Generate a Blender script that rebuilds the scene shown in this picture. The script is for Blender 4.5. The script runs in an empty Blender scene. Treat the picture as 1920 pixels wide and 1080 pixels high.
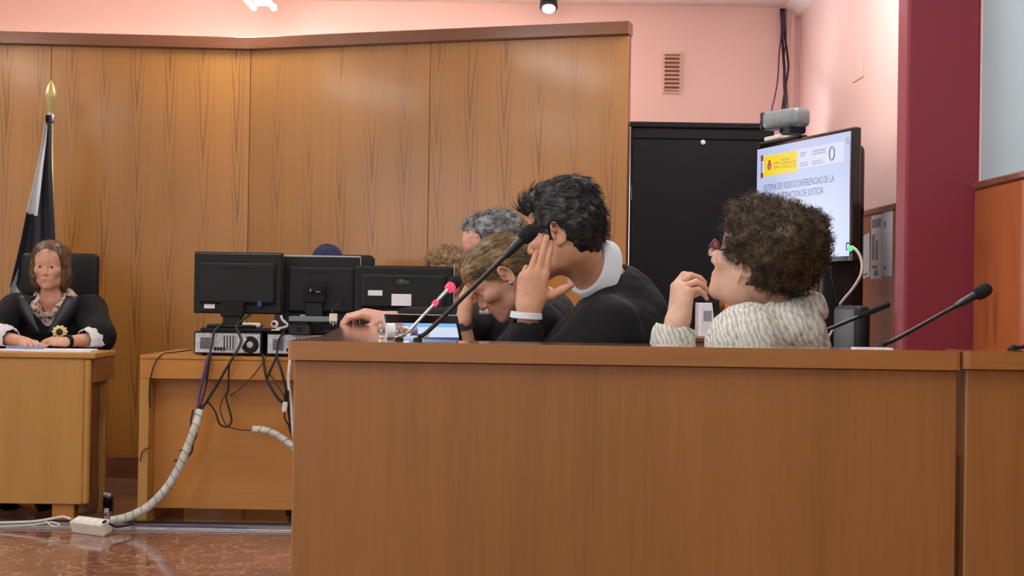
import bpy, bmesh, math, random
import numpy as np

# ------------------------------------------------------------------ camera
S = bpy.context.scene
C = S.collection
HC = 1.05
FPX = 2667.0
PITCH = math.radians(0.43)
ROLL = math.radians(0.9)
_F = np.array([0, math.cos(PITCH), math.sin(PITCH)])
_R0 = np.array([1.0, 0, 0])
_U0 = np.array([0, -math.sin(PITCH), math.cos(PITCH)])
CR = math.cos(ROLL) * _R0 + math.sin(ROLL) * _U0
CU = -math.sin(ROLL) * _R0 + math.cos(ROLL) * _U0
CAM = np.array([0.0, 0.0, HC])
from mathutils import Matrix, Vector
cd = bpy.data.cameras.new('camera')
cam = bpy.data.objects.new('camera', cd)
C.objects.link(cam)
cd.sensor_width = 36.0
cd.lens = 36.0 * FPX / 1920.0
cd.clip_start = 0.05
m = Matrix.Identity(4)
for i in range(3):
    m[i][0], m[i][1], m[i][2], m[i][3] = CR[i], CU[i], -_F[i], CAM[i]
cam.matrix_world = m
S.camera = cam


def P(px, py, D):
    """measured point of the photograph at depth D (metres in front of the camera)"""
    d = _F + CR * (px - 960) / FPX - CU * (py - 540) / FPX
    return CAM + d * (D / d[1])


# ------------------------------------------------------------------ world, exposure
S.view_settings.view_transform = 'Standard'
S.view_settings.look = 'None'
S.view_settings.gamma = 1
S.view_settings.exposure = -0.08
try:
    S.view_settings.use_curve_mapping = False
except Exception:
    pass
wd = bpy.data.worlds.new('world')
S.world = wd
wd.use_nodes = True
wd.node_tree.nodes['Background'].inputs[0].default_value = (0.75, 0.87, 1.0, 1)
wd.node_tree.nodes['Background'].inputs[1].default_value = 1.0


def area_light(name, loc, rot, sx, sy, power, col):
    ld = bpy.data.lights.new(name, 'AREA')
    ld.shape = 'RECTANGLE'
    ld.size, ld.size_y = sx, sy
    ld.energy = power
    ld.color = col
    o = bpy.data.objects.new(name, ld)
    o.location = loc
    o.rotation_euler = rot
    C.objects.link(o)
    return o


# daylight through the window in the wall behind the public benches (built below)
area_light('window_light', (-4.93, 1.6, 1.75), (0, -math.pi / 2, 0), 1.5, 3.2, 46, (0.86, 0.94, 1.0))
area_light('window_light', (-0.12, 9.15, 1.40), (-math.pi / 2, 0, 0), 1.75, 1.0, 105, (0.88, 0.94, 1.0))
area_light('window_light', (-1.6, -2.44, 1.75), (math.pi / 2, 0, 0), 3.4, 1.5, 12, (0.9, 0.95, 1.0))

# ------------------------------------------------------------------ materials
MAT = {}


class NT:
    def __init__(s, name):
        s.m = bpy.data.materials.new(name)
        s.m.use_nodes = True
        s.t = s.m.node_tree
        s.b = s.t.nodes['Principled BSDF']

    def n(s, typ, **kw):
        o = s.t.nodes.new(typ)
        for k, v in kw.items():
            if k.startswith('_'):
                setattr(o, k[1:], v)
            else:
                key = int(k[1:]) if k[0] == 'i' and k[1:].isdigit() else k.replace('__', ' ')
                s.put(o.inputs[key], v)
        return o

    def put(s, inp, v):
        if isinstance(v, bpy.types.NodeSocket):
            s.t.links.new(v, inp)
        elif isinstance(v, bpy.types.Node):
            s.t.links.new(v.outputs[0], inp)
        else:
            inp.default_value = v

    def math(s, op, a, b=0.0, c=None):
        kw = dict(_operation=op, i0=a, i1=b)
        if c is not None:
            kw['i2'] = c
        return s.n('ShaderNodeMath', **kw).outputs[0]

    def ramp(s, fac, stops):
        r = s.n('ShaderNodeValToRGB', i0=fac)
        e = r.color_ramp.elements
        while len(e) < len(stops):
            e.new(0.5)
        for q, (p, c) in zip(e, stops):
            q.position = p
            q.color = tuple(c) + (1,) if len(c) == 3 else c
        return r.outputs[0]

    def mix(s, f, a, b, mode='MIX'):
        o = s.n('ShaderNodeMix', _data_type='RGBA', _blend_type=mode)
        s.put(o.inputs[0], f)
        s.put(o.inputs[6], a if not isinstance(a, tuple) or len(a) == 4 else a + (1,))
        s.put(o.inputs[7], b if not isinstance(b, tuple) or len(b) == 4 else b + (1,))
        return o.outputs[2]

    def coord(s, scale=(1, 1, 1)):
        tc = s.n('ShaderNodeTexCoord')
        mp = s.n('ShaderNodeMapping', i0=tc.outputs['Object'])
        mp.inputs['Scale'].default_value = scale
        return mp.outputs[0]

    def noise(s, vec, scale, detail=3, rough=0.5, dist=0.0):
        return s.n('ShaderNodeTexNoise', Vector=vec, Scale=scale, Detail=detail, Roughness=rough, Distortion=dist).outputs[0]

    def bump(s, h, strength=0.2, dist=0.01):
        b = s.n('ShaderNodeBump', Strength=strength, Distance=dist, Height=h)
        s.put(s.b.inputs['Normal'], b.outputs[0])

    def done(s, key, rough=0.5, col=None, metal=0.0, coat=0.0, spec=None):
        if col is not None:
            s.put(s.b.inputs['Base Color'], col + (1,) if isinstance(col, tuple) and len(col) == 3 else col)
        s.put(s.b.inputs['Roughness'], rough)
        s.b.inputs['Metallic'].default_value = metal
        s.b.inputs['Coat Weight'].default_value = coat
        s.b.inputs['Coat Roughness'].default_value = 0.12
        if spec is not None:
            s.b.inputs['Specular IOR Level'].default_value = spec
        MAT[key] = s.m
        return s.m


def srgb(r, g, b):
    f = lambda c: (c / 255 / 12.92) if c <= 10 else ((c / 255 + 0.055) / 1.055) ** 2.4
    return (f(r), f(g), f(b))


def plain(key, col, rough=0.5, metal=0.0, coat=0.0, var=0.08, vs=30.0, bump=0.0, spec=None):
    n = NT(key)
    v = n.coord()
    z = n.noise(v, vs, 3)
    d = tuple(max(0, c * (1 - var)) for c in col)
    l = tuple(min(1, c * (1 + var)) for c in col)
    n.done(key, rough, n.ramp(z, [(0.3, d), (0.7, l)]), metal, coat, spec)
    if bump:
        n.bump(n.noise(v, vs * 6, 2), bump, 0.002)
    return n.m


def emis(key, col, strength):
    n = NT(key)
    n.done(key, 0.35, (0.01, 0.01, 0.01))
    n.b.inputs['Emission Color'].default_value = col + (1,)
    n.b.inputs['Emission Strength'].default_value = strength


def desk_wood(key, c, rough=0.35, coat=0.25, axis='z', contrast=0.16, figure=0.25):
    n = NT(key)
    sc = {'z': (1, 1, 0.035), 'x': (0.035, 1, 1), 'y': (1, 0.035, 1)}[axis]
    v = n.coord(sc)
    big = n.noise(v, 9, 4, 0.55, 0.6)
    fine = n.noise(v, 130, 3, 0.6)
    vv = n.coord((1.3, 1.3, 0.5) if axis == 'z' else (0.5, 1.3, 1.3))
    blot = n.noise(vv, 2.5, 3)
    h = n.math('ADD', n.math('MULTIPLY', big, figure * 2), n.math('MULTIPLY', fine, 0.35))
    h = n.math('ADD', h, n.math('MULTIPLY', blot, 0.35))
    mid = (figure * 2 + 0.7) / 2
    d = tuple(x * (1 - contrast * 1.6) for x in c)
    l = tuple(min(1, x * (1 + contrast)) for x in c)
    n.done(key, rough, n.ramp(h, [(mid - 0.22, d), (mid, c), (mid + 0.22, l)]), 0, coat)
    n.bump(fine, 0.04, 0.001)


def panel_wood(key, c, dark, off=0.0):
    """varnished veneer: nested V figure repeating from leaf to leaf, straight grain between"""
    n = NT(key)
    tc = n.n('ShaderNodeTexCoord')
    sp = n.n('ShaderNodeSeparateXYZ', i0=tc.outputs['Object'])
    x, z = sp.outputs[0], sp.outputs[2]
    wob = n.noise(n.coord((0.3, 0.3, 1.1)), 1.0, 2)
    xs = n.math('ADD', n.math('MULTIPLY', x, 1 / 0.185), n.math('ADD', n.math('MULTIPLY', wob, 0.5), off))
    fr = n.math('SUBTRACT', n.math('FRACT', xs), 0.5)
    cell = n.math('FLOOR', xs)
    a = n.math('ABSOLUTE', fr)
    mask = n.n('ShaderNodeMapRange', i0=a, i1=0.04, i2=0.30, i3=1.0, i4=0.0).outputs[0]
    nz = n.noise(n.coord((6, 6, 0.7)), 1.6, 3)
    ph = n.math('ADD', n.math('MULTIPLY', n.math('POWER', a, 1.1), 24.0), n.math('MULTIPLY', z, -7.0))
    ph = n.math('ADD', ph, n.math('ADD', n.math('MULTIPLY', nz, 5.0), n.math('MULTIPLY', cell, 1.7)))
    ring = n.math('SINE', n.math('MULTIPLY', ph, 2.2))
    ring = n.math('POWER', n.math('ADD', n.math('MULTIPLY', ring, 0.5), 0.5), 2.2)
    fade = n.noise(n.coord((1.2, 1.2, 0.9)), 1.4, 2)
    fade = n.n('ShaderNodeMapRange', i0=fade, i1=0.36, i2=0.6, i3=0.12, i4=1.0).outputs[0]
    k = n.math('MULTIPLY', n.math('MULTIPLY', ring, mask), n.math('MULTIPLY', fade, 0.75))
    grain = n.noise(n.coord((55, 55, 0.8)), 1.0, 4, 0.6)
    k = n.math('ADD', k, n.math('MULTIPLY', n.math('SUBTRACT', grain, 0.5), 0.75))
    blot = n.noise(n.coord((1.0, 1.0, 0.6)), 1.3, 2)
    l = tuple(min(1, q * 1.22) for q in c)
    base = n.ramp(blot, [(0.3, tuple(q * 0.86 for q in c)), (0.7, l)])
    kk = n.n('ShaderNodeMapRange', i0=k, i1=0.0, i2=1.0, i3=0.0, i4=1.0).outputs[0]
    col = n.mix(kk, base, dark)
    n.done(key, 0.36, col, 0, 0.3)
    n.b.inputs['Coat Roughness'].default_value = 0.14
    n.bump(n.noise(n.coord((3, 3, 1.2)), 2.2, 2), 0.10, 0.02)


def wall_paint(key, c, rough=0.55, spec=0.4):
    n = NT(key)
    v = n.coord()
    n.done(key, rough, n.ramp(n.noise(v, 1.2, 3), [(0.3, tuple(q * 0.97 for q in c)), (0.7, tuple(min(1, q * 1.03) for q in c))]), 0, 0, spec)
    n.bump(n.noise(v, 90, 2), 0.05, 0.002)


panel_wood('panel', srgb(175, 120, 52), srgb(122, 70, 28))
panel_wood('wainscot', srgb(166, 92, 46), srgb(120, 58, 26), 0.3)
desk_wood('desk', srgb(153, 103, 52), 0.38, 0.2)
desk_wood('desk_edge', srgb(160, 107, 54), 0.3, 0.35, 'x', 0.12)
desk_wood('ledge_top', srgb(152, 100, 56), 0.07, 0.8, 'x', 0.10)
desk_wood('desk_far', srgb(180, 131, 64), 0.36, 0.2, 'z', 0.12)
desk_wood('table_wood', srgb(186, 124, 52), 0.34, 0.25, 'x', 0.12)
desk_wood('rail_wood', srgb(124, 78, 52), 0.24, 0.4, 'x', 0.15)
wall_paint('pink', srgb(247, 212, 204), 0.45)
wall_paint('pale', srgb(172, 192, 200))
wall_paint('white_wall', srgb(226, 224, 220))
wall_paint('maroon', srgb(138, 48, 62), 0.6)
wall_paint('ceiling', srgb(236, 224, 220), 0.8)
plain('black_plastic', srgb(20, 20, 23), 0.5, bump=0.05, spec=0.35)
plain('black_matte', srgb(15, 15, 17), 0.6, spec=0.3)
plain('black_gloss', srgb(12, 12, 14), 0.15)
plain('rack_black', srgb(16, 17, 23), 0.55, var=0.05, vs=8, spec=0.25)
plain('dark_metal', srgb(50, 50, 54), 0.35, 0.7)
plain('stem_black', srgb(34, 32, 32), 0.35, 0.3)
plain('steel', srgb(190, 192, 196), 0.28, 0.9)
plain('pc_metal', srgb(196, 198, 200), 0.4, 0.35, var=0.25, vs=60)
plain('alu', srgb(172, 176, 182), 0.35, 0.6, var=0.15)
plain('cam_grey', srgb(120, 130, 132), 0.4, 0.3)
plain('white_plastic', srgb(226, 222, 208), 0.45)
plain('paper', srgb(238, 240, 246), 0.8, var=0.03)
plain('print_grey', srgb(150, 152, 156), 0.8)
plain('gold', srgb(214, 190, 130), 0.35, 0.6)
plain('brass_dull', srgb(196, 190, 130), 0.4, 0.5)
plain('silver_edge', srgb(206, 208, 212), 0.3, 0.6)
plain('foam', srgb(20, 19, 19), 0.95, var=0.4, vs=900, bump=0.4)
plain('cable_black', srgb(26, 22, 24), 0.5)
plain('cable_brown', srgb(78, 42, 30), 0.5)
plain('cable_purple', srgb(92, 62, 104), 0.5)
plain('cable_white', srgb(216, 214, 206), 0.5)
plain('wrap', srgb(206, 204, 192), 0.5, var=0.1)
plain('chair_black', srgb(19, 20, 25), 0.5, var=0.15, vs=12, spec=0.35)
plain('robe', srgb(18, 18, 23), 0.8, var=0.25, vs=9, bump=0.05, spec=0.3)
plain('satin', srgb(34, 38, 46), 0.38, var=0.25, vs=12)
plain('suit_navy', srgb(36, 40, 66), 0.8)
plain('cap_navy', srgb(38, 46, 86), 0.85, bump=0.2)
plain('collar_white', srgb(226, 232, 238), 0.8, var=0.03, bump=0.03)
plain('strap_dark', srgb(58, 56, 52), 0.6)
plain('frame_red', srgb(130, 28, 70), 0.3)
plain('poster_orange', srgb(222, 128, 74), 0.8, var=0.1)
plain('poster_red', srgb(150, 36, 40), 0.8)
plain('blue_plug', srgb(48, 60, 120), 0.5)
plain('pen_blue', srgb(120, 140, 190), 0.5)
plain('flag_dark', srgb(38, 41, 50), 0.75, var=0.15, vs=6)
plain('flag_white', srgb(214, 218, 222), 0.75, var=0.04)
plain('vent', srgb(226, 190, 166), 0.5)
plain('vent_dark', srgb(120, 84, 70), 0.8)
plain('cuff_lace', srgb(226, 228, 232), 0.9, var=0.12, vs=90, bump=0.5)
emis('tube_glow', (1.0, 0.98, 0.97), 32.0)
emis('tube_warm', (1.0, 0.66, 0.44), 18.0)
emis('led_red', (1.0, 0.04, 0.10), 1.6)
emis('led_green', (0.05, 1.0, 0.25), 1.6)
emis('spot_glow', (1.0, 0.98, 0.96), 4.0)
emis('tv_bg', srgb(190, 200, 236), 1.0)
emis('tv_band', srgb(214, 220, 244), 1.0)
emis('tv_yellow', srgb(244, 214, 10), 1.0)
emis('tv_red', srgb(150, 30, 40), 1.0)
emis('tv_pinkish', srgb(214, 130, 110), 1.0)
emis('tv_text', srgb(84, 82, 110), 1.0)
emis('tv_faint', srgb(170, 176, 204), 1.0)
emis('tv_brown', srgb(150, 110, 20), 1.0)
emis('lap_blue', srgb(130, 190, 236), 1.0)
emis('lap_white', srgb(214, 226, 246), 1.0)
emis('lap_navy', srgb(72, 76, 128), 1.0)

n = NT('marble')
v = n.coord()
w = n.noise(v, 1.4, 5, 0.6, 1.4)
vein = n.n('ShaderNodeTexVoronoi', Vector=n.n('ShaderNodeVectorMath', _operation='ADD', i0=v, i1=n.n('ShaderNodeTexNoise', Vector=v, Scale=7.0, Detail=5.0).outputs[1]).outputs[0], Scale=3.6, _feature='DISTANCE_TO_EDGE').outputs[0]
vein = n.math('LESS_THAN', vein, n.math('MULTIPLY', n.noise(v, 9, 4), 0.055))
vein2 = n.math('POWER', n.noise(v, 8, 8, 0.75, 1.6), 3.4)
base = n.ramp(w, [(0.3, srgb(78, 40, 32)), (0.5, srgb(110, 60, 47)), (0.68, srgb(148, 98, 78))])
colr = n.mix(n.math('MULTIPLY', vein, 0.5), base, srgb(214, 186, 160))
colr = n.mix(n.math('MULTIPLY', vein2, 1.5), colr, srgb(206, 170, 146))
n.done('marble', 0.09, colr, 0, 0.3)

n = NT('knit')
v = n.coord()
wv = n.n('ShaderNodeTexWave', Vector=n.n('ShaderNodeMapping', i0=n.n('ShaderNodeTexCoord').outputs['Object'], Rotation=(0.5, 0.2, 0.5)).outputs[0], Scale=32.0, Distortion=6.0, Detail=3.0, Detail__Scale=1.2).outputs[1]
ns = n.noise(v, 60, 4, 0.7)
h = n.math('ADD', n.math('MULTIPLY', wv, 0.28), n.math('MULTIPLY', ns, 0.82))
n.done('knit', 0.95, n.ramp(h, [(0.25, srgb(136, 132, 120)), (0.45, srgb(190, 190, 178)), (0.72, srgb(226, 228, 220))]))
n.bump(h, 0.5, 0.005)

n = NT('blouse')
n.done('blouse', 0.7, n.ramp(n.noise(n.coord(), 55, 3), [(0.38, srgb(96, 60, 56)), (0.5, srgb(220, 200, 186)), (0.66, srgb(214, 170, 156))]))


def skin(key, c):
    n = NT(key)
    v = n.coord()
    z = n.noise(v, 45, 4, 0.6)
    base = n.ramp(z, [(0.3, (c[0] * 0.90, c[1] * 0.82, c[2] * 0.78)), (0.7, tuple(min(1, q * 1.07) for q in c))])
    at = n.n('ShaderNodeAttribute', _attribute_name='tint')
    n.done(key, 0.48, n.mix(1.0, base, at.outputs['Color'], 'MULTIPLY'))
    n.b.inputs['Subsurface Weight'].default_value = 0.12
    n.b.inputs['Subsurface Radius'].default_value = (0.012, 0.005, 0.003)
    n.b.inputs['Subsurface Scale'].default_value = 0.6
    n.bump(n.noise(v, 300, 3), 0.12, 0.002)


skin('skin_a', srgb(206, 156, 124))
skin('skin_b', srgb(214, 164, 138))
skin('skin_c', srgb(222, 182, 158))
skin('skin_d', srgb(216, 166, 146))


def hairmat(key, a, b, scale=26, rough=0.42):
    n = NT(key)
    at = n.n('ShaderNodeAttribute', _attribute_name='tint')
    n.done(key, rough, n.mix(1.0, n.ramp(n.noise(n.coord((1, 1, 1)), scale, 4, 0.7), [(0.36, a), (0.64, b)]), at.outputs['Color'], 'MULTIPLY'))


hairmat('hair_black', srgb(15, 14, 15), srgb(36, 33, 33), 30)
hairmat('hair_brown', srgb(36, 27, 19), srgb(92, 70, 44), 30, 0.42)
hairmat('hair_grey', srgb(58, 58, 58), srgb(156, 156, 154), 34, 0.55)
hairmat('hair_blond', srgb(92, 74, 48), srgb(158, 132, 90), 40, 0.4)
hairmat('hair_curly', srgb(112, 92, 64), srgb(196, 164, 122), 46, 0.6)
hairmat('hair_judge', srgb(74, 52, 36), srgb(120, 90, 62), 30)
plain('scrunchie', srgb(20, 18, 20), 0.8)

n = NT('clear')
n.done('clear', 0.04, (0.93, 0.96, 0.98))
n.b.inputs['Transmission Weight'].default_value = 0.95
n.b.inputs['IOR'].default_value = 1.25
n = NT('lens')
n.done('lens', 0.03, (0.97, 0.97, 1.0))
n.b.inputs['Transmission Weight'].default_value = 0.9
n.b.inputs['IOR'].default_value = 1.15
n = NT('glass')
n.done('glass', 0.02, (1, 1, 1))
n.b.inputs['Transmission Weight'].default_value = 1.0
n.b.inputs['IOR'].default_value = 1.05


# ------------------------------------------------------------------ mesh helpers
def nrm(v):
    v = np.asarray(v, float)
    return v / max(1e-9, np.linalg.norm(v))


def rotz(a):
    c, s = math.cos(a), math.sin(a)
    return np.array([[c, -s, 0], [s, c, 0], [0, 0, 1.0]])


def roty(a):
    c, s = math.cos(a), math.sin(a)
    return np.array([[c, 0, s], [0, 1.0, 0], [-s, 0, c]])


def rotx(a):
    c, s = math.cos(a), math.sin(a)
    return np.array([[1.0, 0, 0], [0, c, -s], [0, s, c]])


_boxcache = {}


def _box(size, bev, seg):
    key = (tuple(round(float(x), 5) for x in size), bev, seg)
    if key not in _boxcache:
        bm = bmesh.new()
        bmesh.ops.create_cube(bm, size=1.0)
        for vv in bm.verts:
            vv.co.x *= size[0]; vv.co.y *= size[1]; vv.co.z *= size[2]
        if bev:
            bmesh.ops.bevel(bm, geom=bm.edges[:], offset=min(bev, 0.49 * min(size)), segments=seg, affect='EDGES', profile=0.5)
        bm.verts.index_update()
        _boxcache[key] = (np.array([vv.co[:] for vv in bm.verts]), [[vv.index for vv in f.verts] for f in bm.faces])
        bm.free()
    return _boxcache[key]


class M:
    def __init__(s):
        s.v, s.f, s.mi = [], [], []
        s.n = 0

    def raw(s, v, f, mi=0):
        v = np.asarray(v, float)
        s.v.append(v)
        s.f += [[i + s.n for i in q] for q in f]
        s.mi += [mi] * len(f)
        s.n += len(v)
        return s

    def box(s, c, size, R=None, bev=0.0, seg=1, mi=0):
        v, f = _box(size, bev, seg)
        if R is not None:
            v = v @ np.asarray(R).T
        return s.raw(v + np.asarray(c, float), f, mi)

    def span(s, lo, hi, bev=0.0, seg=1, mi=0):
        lo, hi = np.asarray(lo, float), np.asarray(hi, float)
        return s.box((lo + hi) / 2, hi - lo, None, bev, seg, mi)

    def tube(s, pts, r, n=8, caps=True, mi=0):
        pts = [np.asarray(p, float) for p in pts]
        rs = r if hasattr(r, '__len__') else [r] * len(pts)
        up = None
        vs = []
        for i, p in enumerate(pts):
            t = nrm(pts[min(i + 1, len(pts) - 1)] - pts[max(i - 1, 0)])
            if up is None:
                up = nrm(np.cross(t, [0.31, 0.2, 0.93]) if abs(t[2]) < 0.9 else np.cross(t, [1, 0.1, 0]))
            up = nrm(up - t * np.dot(up, t))
            w = np.cross(t, up)
            for k in range(n):
                a = 2 * math.pi * k / n
                vs.append(p + rs[i] * (math.cos(a) * up + math.sin(a) * w))
        f = []
        for i in range(len(pts) - 1):
            for k in range(n):
                k2 = (k + 1) % n
                f.append([i * n + k, i * n + k2, (i + 1) * n + k2, (i + 1) * n + k])
        if caps:
            f.append(list(range(n))[::-1])
            f.append([(len(pts) - 1) * n + k for k in range(n)])
        return s.raw(vs, f, mi)

    def lathe(s, prof, o, axis, n=24, mi=0):
        """prof: (radius, height along axis)"""
        o, a = np.asarray(o, float), nrm(axis)
        return s.tube_prof([o + a * h for _, h in prof], [max(r, 1e-5) for r, _ in prof], a, n, mi)

    def tube_prof(s, pts, rs, a, n, mi=0):
        u = nrm(np.cross(a, [0.3, 0.5, 0.81]) if abs(a[2]) < 0.9 else np.cross(a, [1, 0.1, 0]))
        w = np.cross(a, u)
        vs = []
        for p, r in zip(pts, rs):
            for k in range(n):
                t = 2 * math.pi * k / n
                vs.append(p + r * (math.cos(t) * u + math.sin(t) * w))
        f = []
        for i in range(len(pts) - 1):
            for k in range(n):
                k2 = (k + 1) % n
                f.append([i * n + k, i * n + k2, (i + 1) * n + k2, (i + 1) * n + k])
        f.append(list(range(n))[::-1])
        f.append([(len(pts) - 1) * n + k for k in range(n)])
        return s.raw(vs, f, mi)

    def prism(s, poly, z0, z1, mi=0):
        k = len(poly)
        v = [(x, y, z0) for x, y in poly] + [(x, y, z1) for x, y in poly]
        f = [list(range(k))[::-1], list(range(k, 2 * k))]
        for i in range(k):
            j = (i + 1) % k
            f.append([i, j, k + j, k + i])
        return s.raw(v, f, mi)

    def build(s, name, mat, parent=None, smooth=False, angle=None):
        v = np.concatenate(s.v) if s.v else np.zeros((0, 3))
        return mk(name, v, s.f, mat, parent, smooth, s.mi, angle)


def mk(name, v, f, mat, parent=None, smooth=False, mi=None, angle=None):
    """one mesh object; v in world coordinates, its origin is its parent's (or its own base centre)"""
    v = np.asarray(v, float)
    if parent is not None:
        org = ORG[parent.name]
    else:
        lo, hi = v.min(0), v.max(0)
        org = np.array([(lo[0] + hi[0]) / 2, (lo[1] + hi[1]) / 2, lo[2]])
    me = bpy.data.meshes.new(name)
    if isinstance(f, np.ndarray):
        k = f.shape[1]
        me.vertices.add(len(v)); me.vertices.foreach_set('co', (v - org).astype(np.float32).ravel())
        me.loops.add(f.size); me.loops.foreach_set('vertex_index', f.astype(np.int32).ravel())
        me.polygons.add(len(f)); me.polygons.foreach_set('loop_start', np.arange(len(f), dtype=np.int32) * k)
        me.update(calc_edges=True)
        me.validate()
    else:
        me.from_pydata([tuple(p) for p in (v - org)], [], f)
        me.update()
    if smooth:
        me.polygons.foreach_set('use_smooth', np.ones(len(me.polygons), dtype=bool))
        if angle:
            me.set_sharp_from_angle(angle=math.radians(angle))
    mats = mat if isinstance(mat, (list, tuple)) else [mat]
    for q in mats:
        me.materials.append(MAT[q])
    if mi is not None and len(mats) > 1:
        me.polygons.foreach_set('material_index', np.array(mi, dtype=np.int32))
    o = bpy.data.objects.new(name, me)
    C.objects.link(o)
    if parent is not None:
        o.parent = parent
    else:
        o.location = org
    ORG[o.name] = org
    return o


ORG = {}


def tag(o, label=None, cat=None, group=None, kind=None):
    if label: o['label'] = label
    if cat: o['category'] = cat
    if group: o['group'] = group
    if kind: o['kind'] = kind
    return o


def thing(name, label, cat, loc, group=None):
    o = bpy.data.objects.new(name, None)
    o.empty_display_size = 0.05
    C.objects.link(o)
    o.location = tuple(loc)
    ORG[o.name] = np.asarray(loc, float)
    return tag(o, label, cat, group)


def smooth_path(pts, n=6):
    """Catmull-Rom through the points"""
    pts = [np.asarray(p, float) for p in pts]
    q = [2 * pts[0] - pts[1]] + pts + [2 * pts[-1] - pts[-2]]
    out = []
    for i in range(1, len(q) - 2):
        for k in range(n):
            t = k / n
            a, b, c, d = q[i - 1], q[i], q[i + 1], q[i + 2]
            out.append(0.5 * (2 * b + (c - a) * t + (2 * a - 5 * b + 4 * c - d) * t * t + (3 * b - a - 3 * c + d) * t ** 3))
    out.append(pts[-1])
    return out


_txt = {}


def text_mesh(body, size, O, X, Z, mat, parent, name='lettering', align='LEFT', width=None, lift=0.0006, sx=1.0):
    """flat lettering on a plane: O start of the baseline, X reading direction, Z up"""
    cu = bpy.data.curves.new('t', 'FONT')
    cu.body = body
    cu.size = size
    cu.align_x = align
    cu.resolution_u = 2
    ob = bpy.data.objects.new('t', cu)
    me = bpy.data.meshes.new_from_object(ob)
    v = np.array([p.co[:] for p in me.vertices])
    f = [list(p.vertices) for p in me.polygons]
    bpy.data.objects.remove(ob)
    bpy.data.meshes.remove(me)
    X, Z = nrm(X), nrm(Z)
    N = np.cross(X, Z)
    if width:
        w = v[:, 0].max() - v[:, 0].min()
        sx = width / w
    return mk(name, np.asarray(O) + np.outer(v[:, 0] * sx, X) + np.outer(v[:, 1], Z) + N * lift, f, mat, parent)


def quad(name, O, X, Z, w, h, mat, parent, t=0.0008):
    """thin plate on a surface, lower-left corner O"""
    X, Z = nrm(X), nrm(Z)
    N = np.cross(X, Z)
    O = np.asarray(O, float)
    R = np.stack([X, N, Z], 1)
    mm = M().box(O + X * w / 2 + Z * h / 2 + N * t / 2, (w, t, h), R)
    return mm.build(name, mat, parent)

# ------------------------------------------------------------------ the room
ZC = 2.965          # ceiling
YB = 9.2            # rear wall
XR = 1.84           # wall on the right
XL, YN = -5.0, -2.5


def struct(name, mm, mat, parent=None, **k):
    o = mm.build(name, mat, parent, **k)
    if parent is None:
        o['kind'] = 'structure'
    return o


tag(struct('floor', M().span((XL - .1, YN - .1, -0.1), (XR + .1, YB + .1, 0)), 'marble'), 'polished red-brown marble floor with pale veins', 'floor')
tag(struct('wall_back', M().span((XL - .1, YB, 0), (-1.0, YB + .1, ZC)).span((.775, YB, 0), (XR + .1, YB + .1, ZC)).span((-1.0, YB, 0), (.775, YB + .1, .9)).span((-1.0, YB, 1.92), (.775, YB + .1, ZC)), 'pink'), 'salmon pink painted rear wall behind the wooden panelling', 'wall')
wr = struct('wall_right', M().span((XR, 5.6, 0), (XR + .1, YB, ZC)), 'pink')
tag(wr, 'pale pink side wall beyond the dark red column', 'wall')
wr2 = struct('wall_right_near', M().span((XR, YN, 0), (XR + .1, 5.6, ZC)), 'pale')
tag(wr2, 'pale grey side wall in front of the dark red column', 'wall')
# walls with daylight windows behind the camera (out of the frame)
wl = M()
wl.span((XL - .1, YN, 0), (XL, YB, 1.0)).span((XL - .1, YN, 2.5), (XL, YB, ZC)).span((XL - .1, YN, 1.0), (XL, 0.0, 2.5)).span((XL - .1, 3.2, 1.0), (XL, YB, 2.5))
tag(struct('wall_left', wl, 'white_wall'), 'white side wall with a wide window', 'wall')
wn = M()
wn.span((XL, YN - .1, 0), (XR, YN, 1.0)).span((XL, YN - .1, 2.5), (XR, YN, ZC)).span((XL, YN - .1, 1.0), (-3.3, YN, 2.5)).span((0.1, YN - .1, 1.0), (XR, YN, 2.5))
tag(struct('wall_front', wn, 'white_wall'), 'white wall with a window behind the public seats', 'wall')

# wainscot on the right-hand wall, cap rail, boards
ZW = 1.535


def wainscot(name, y0, y1, n, label):
    root = struct(name, M().span((XR - .012, y0, 0), (XR, y1, ZW)), 'wainscot')
    tag(root, label, 'wainscot')
    step = (y1 - y0) / n
    for i in range(n):
        M().span((XR - .024, y0 + i * step + .002, 0.1), (XR - .012, y0 + (i + 1) * step - .002, ZW - .03), .002).build('panel', 'wainscot', root)
    M().span((XR - .034, y0, ZW - .03), (XR, y1, ZW), .006).build('cap_rail', 'rail_wood', root)
    M().span((XR - .03, y0, 0), (XR - .012, y1, .1), .003).build('skirting', 'rail_wood', root)


wainscot('trim_1', 5.77, YB, 4, 'orange-brown wooden wainscot behind the pinned-up papers')
wainscot('trim_2', YN, 5.60, 7, 'wooden wainscot below the pale grey wall')

# dark red column
col = struct('column', M().span((XR - .29, 5.62, 0), (XR, 5.77, ZC), .012, 2), 'maroon')
tag(col, 'square dark red painted column standing out from the side wall', 'column')
# cornice on the right-hand wall
tag(struct('trim_3', M().raw([(XR - .11, 5.78, ZC), (XR, 5.78, ZC), (XR, 5.78, ZC - .07), (XR - .03, 5.78, ZC - .06), (XR - .08, 5.78, ZC - .022),
                    (XR - .11, YB, ZC), (XR, YB, ZC), (XR, YB, ZC - .07), (XR - .03, YB, ZC - .06), (XR - .08, YB, ZC - .022)],
                   [[0, 1, 2, 3, 4][::-1], [5, 6, 7, 8, 9]] + [[i, (i + 1) % 5, 5 + (i + 1) % 5, 5 + i] for i in range(5)]), 'ceiling'),
    'pale plaster cornice under the ceiling along the side wall', 'cornice')

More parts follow.
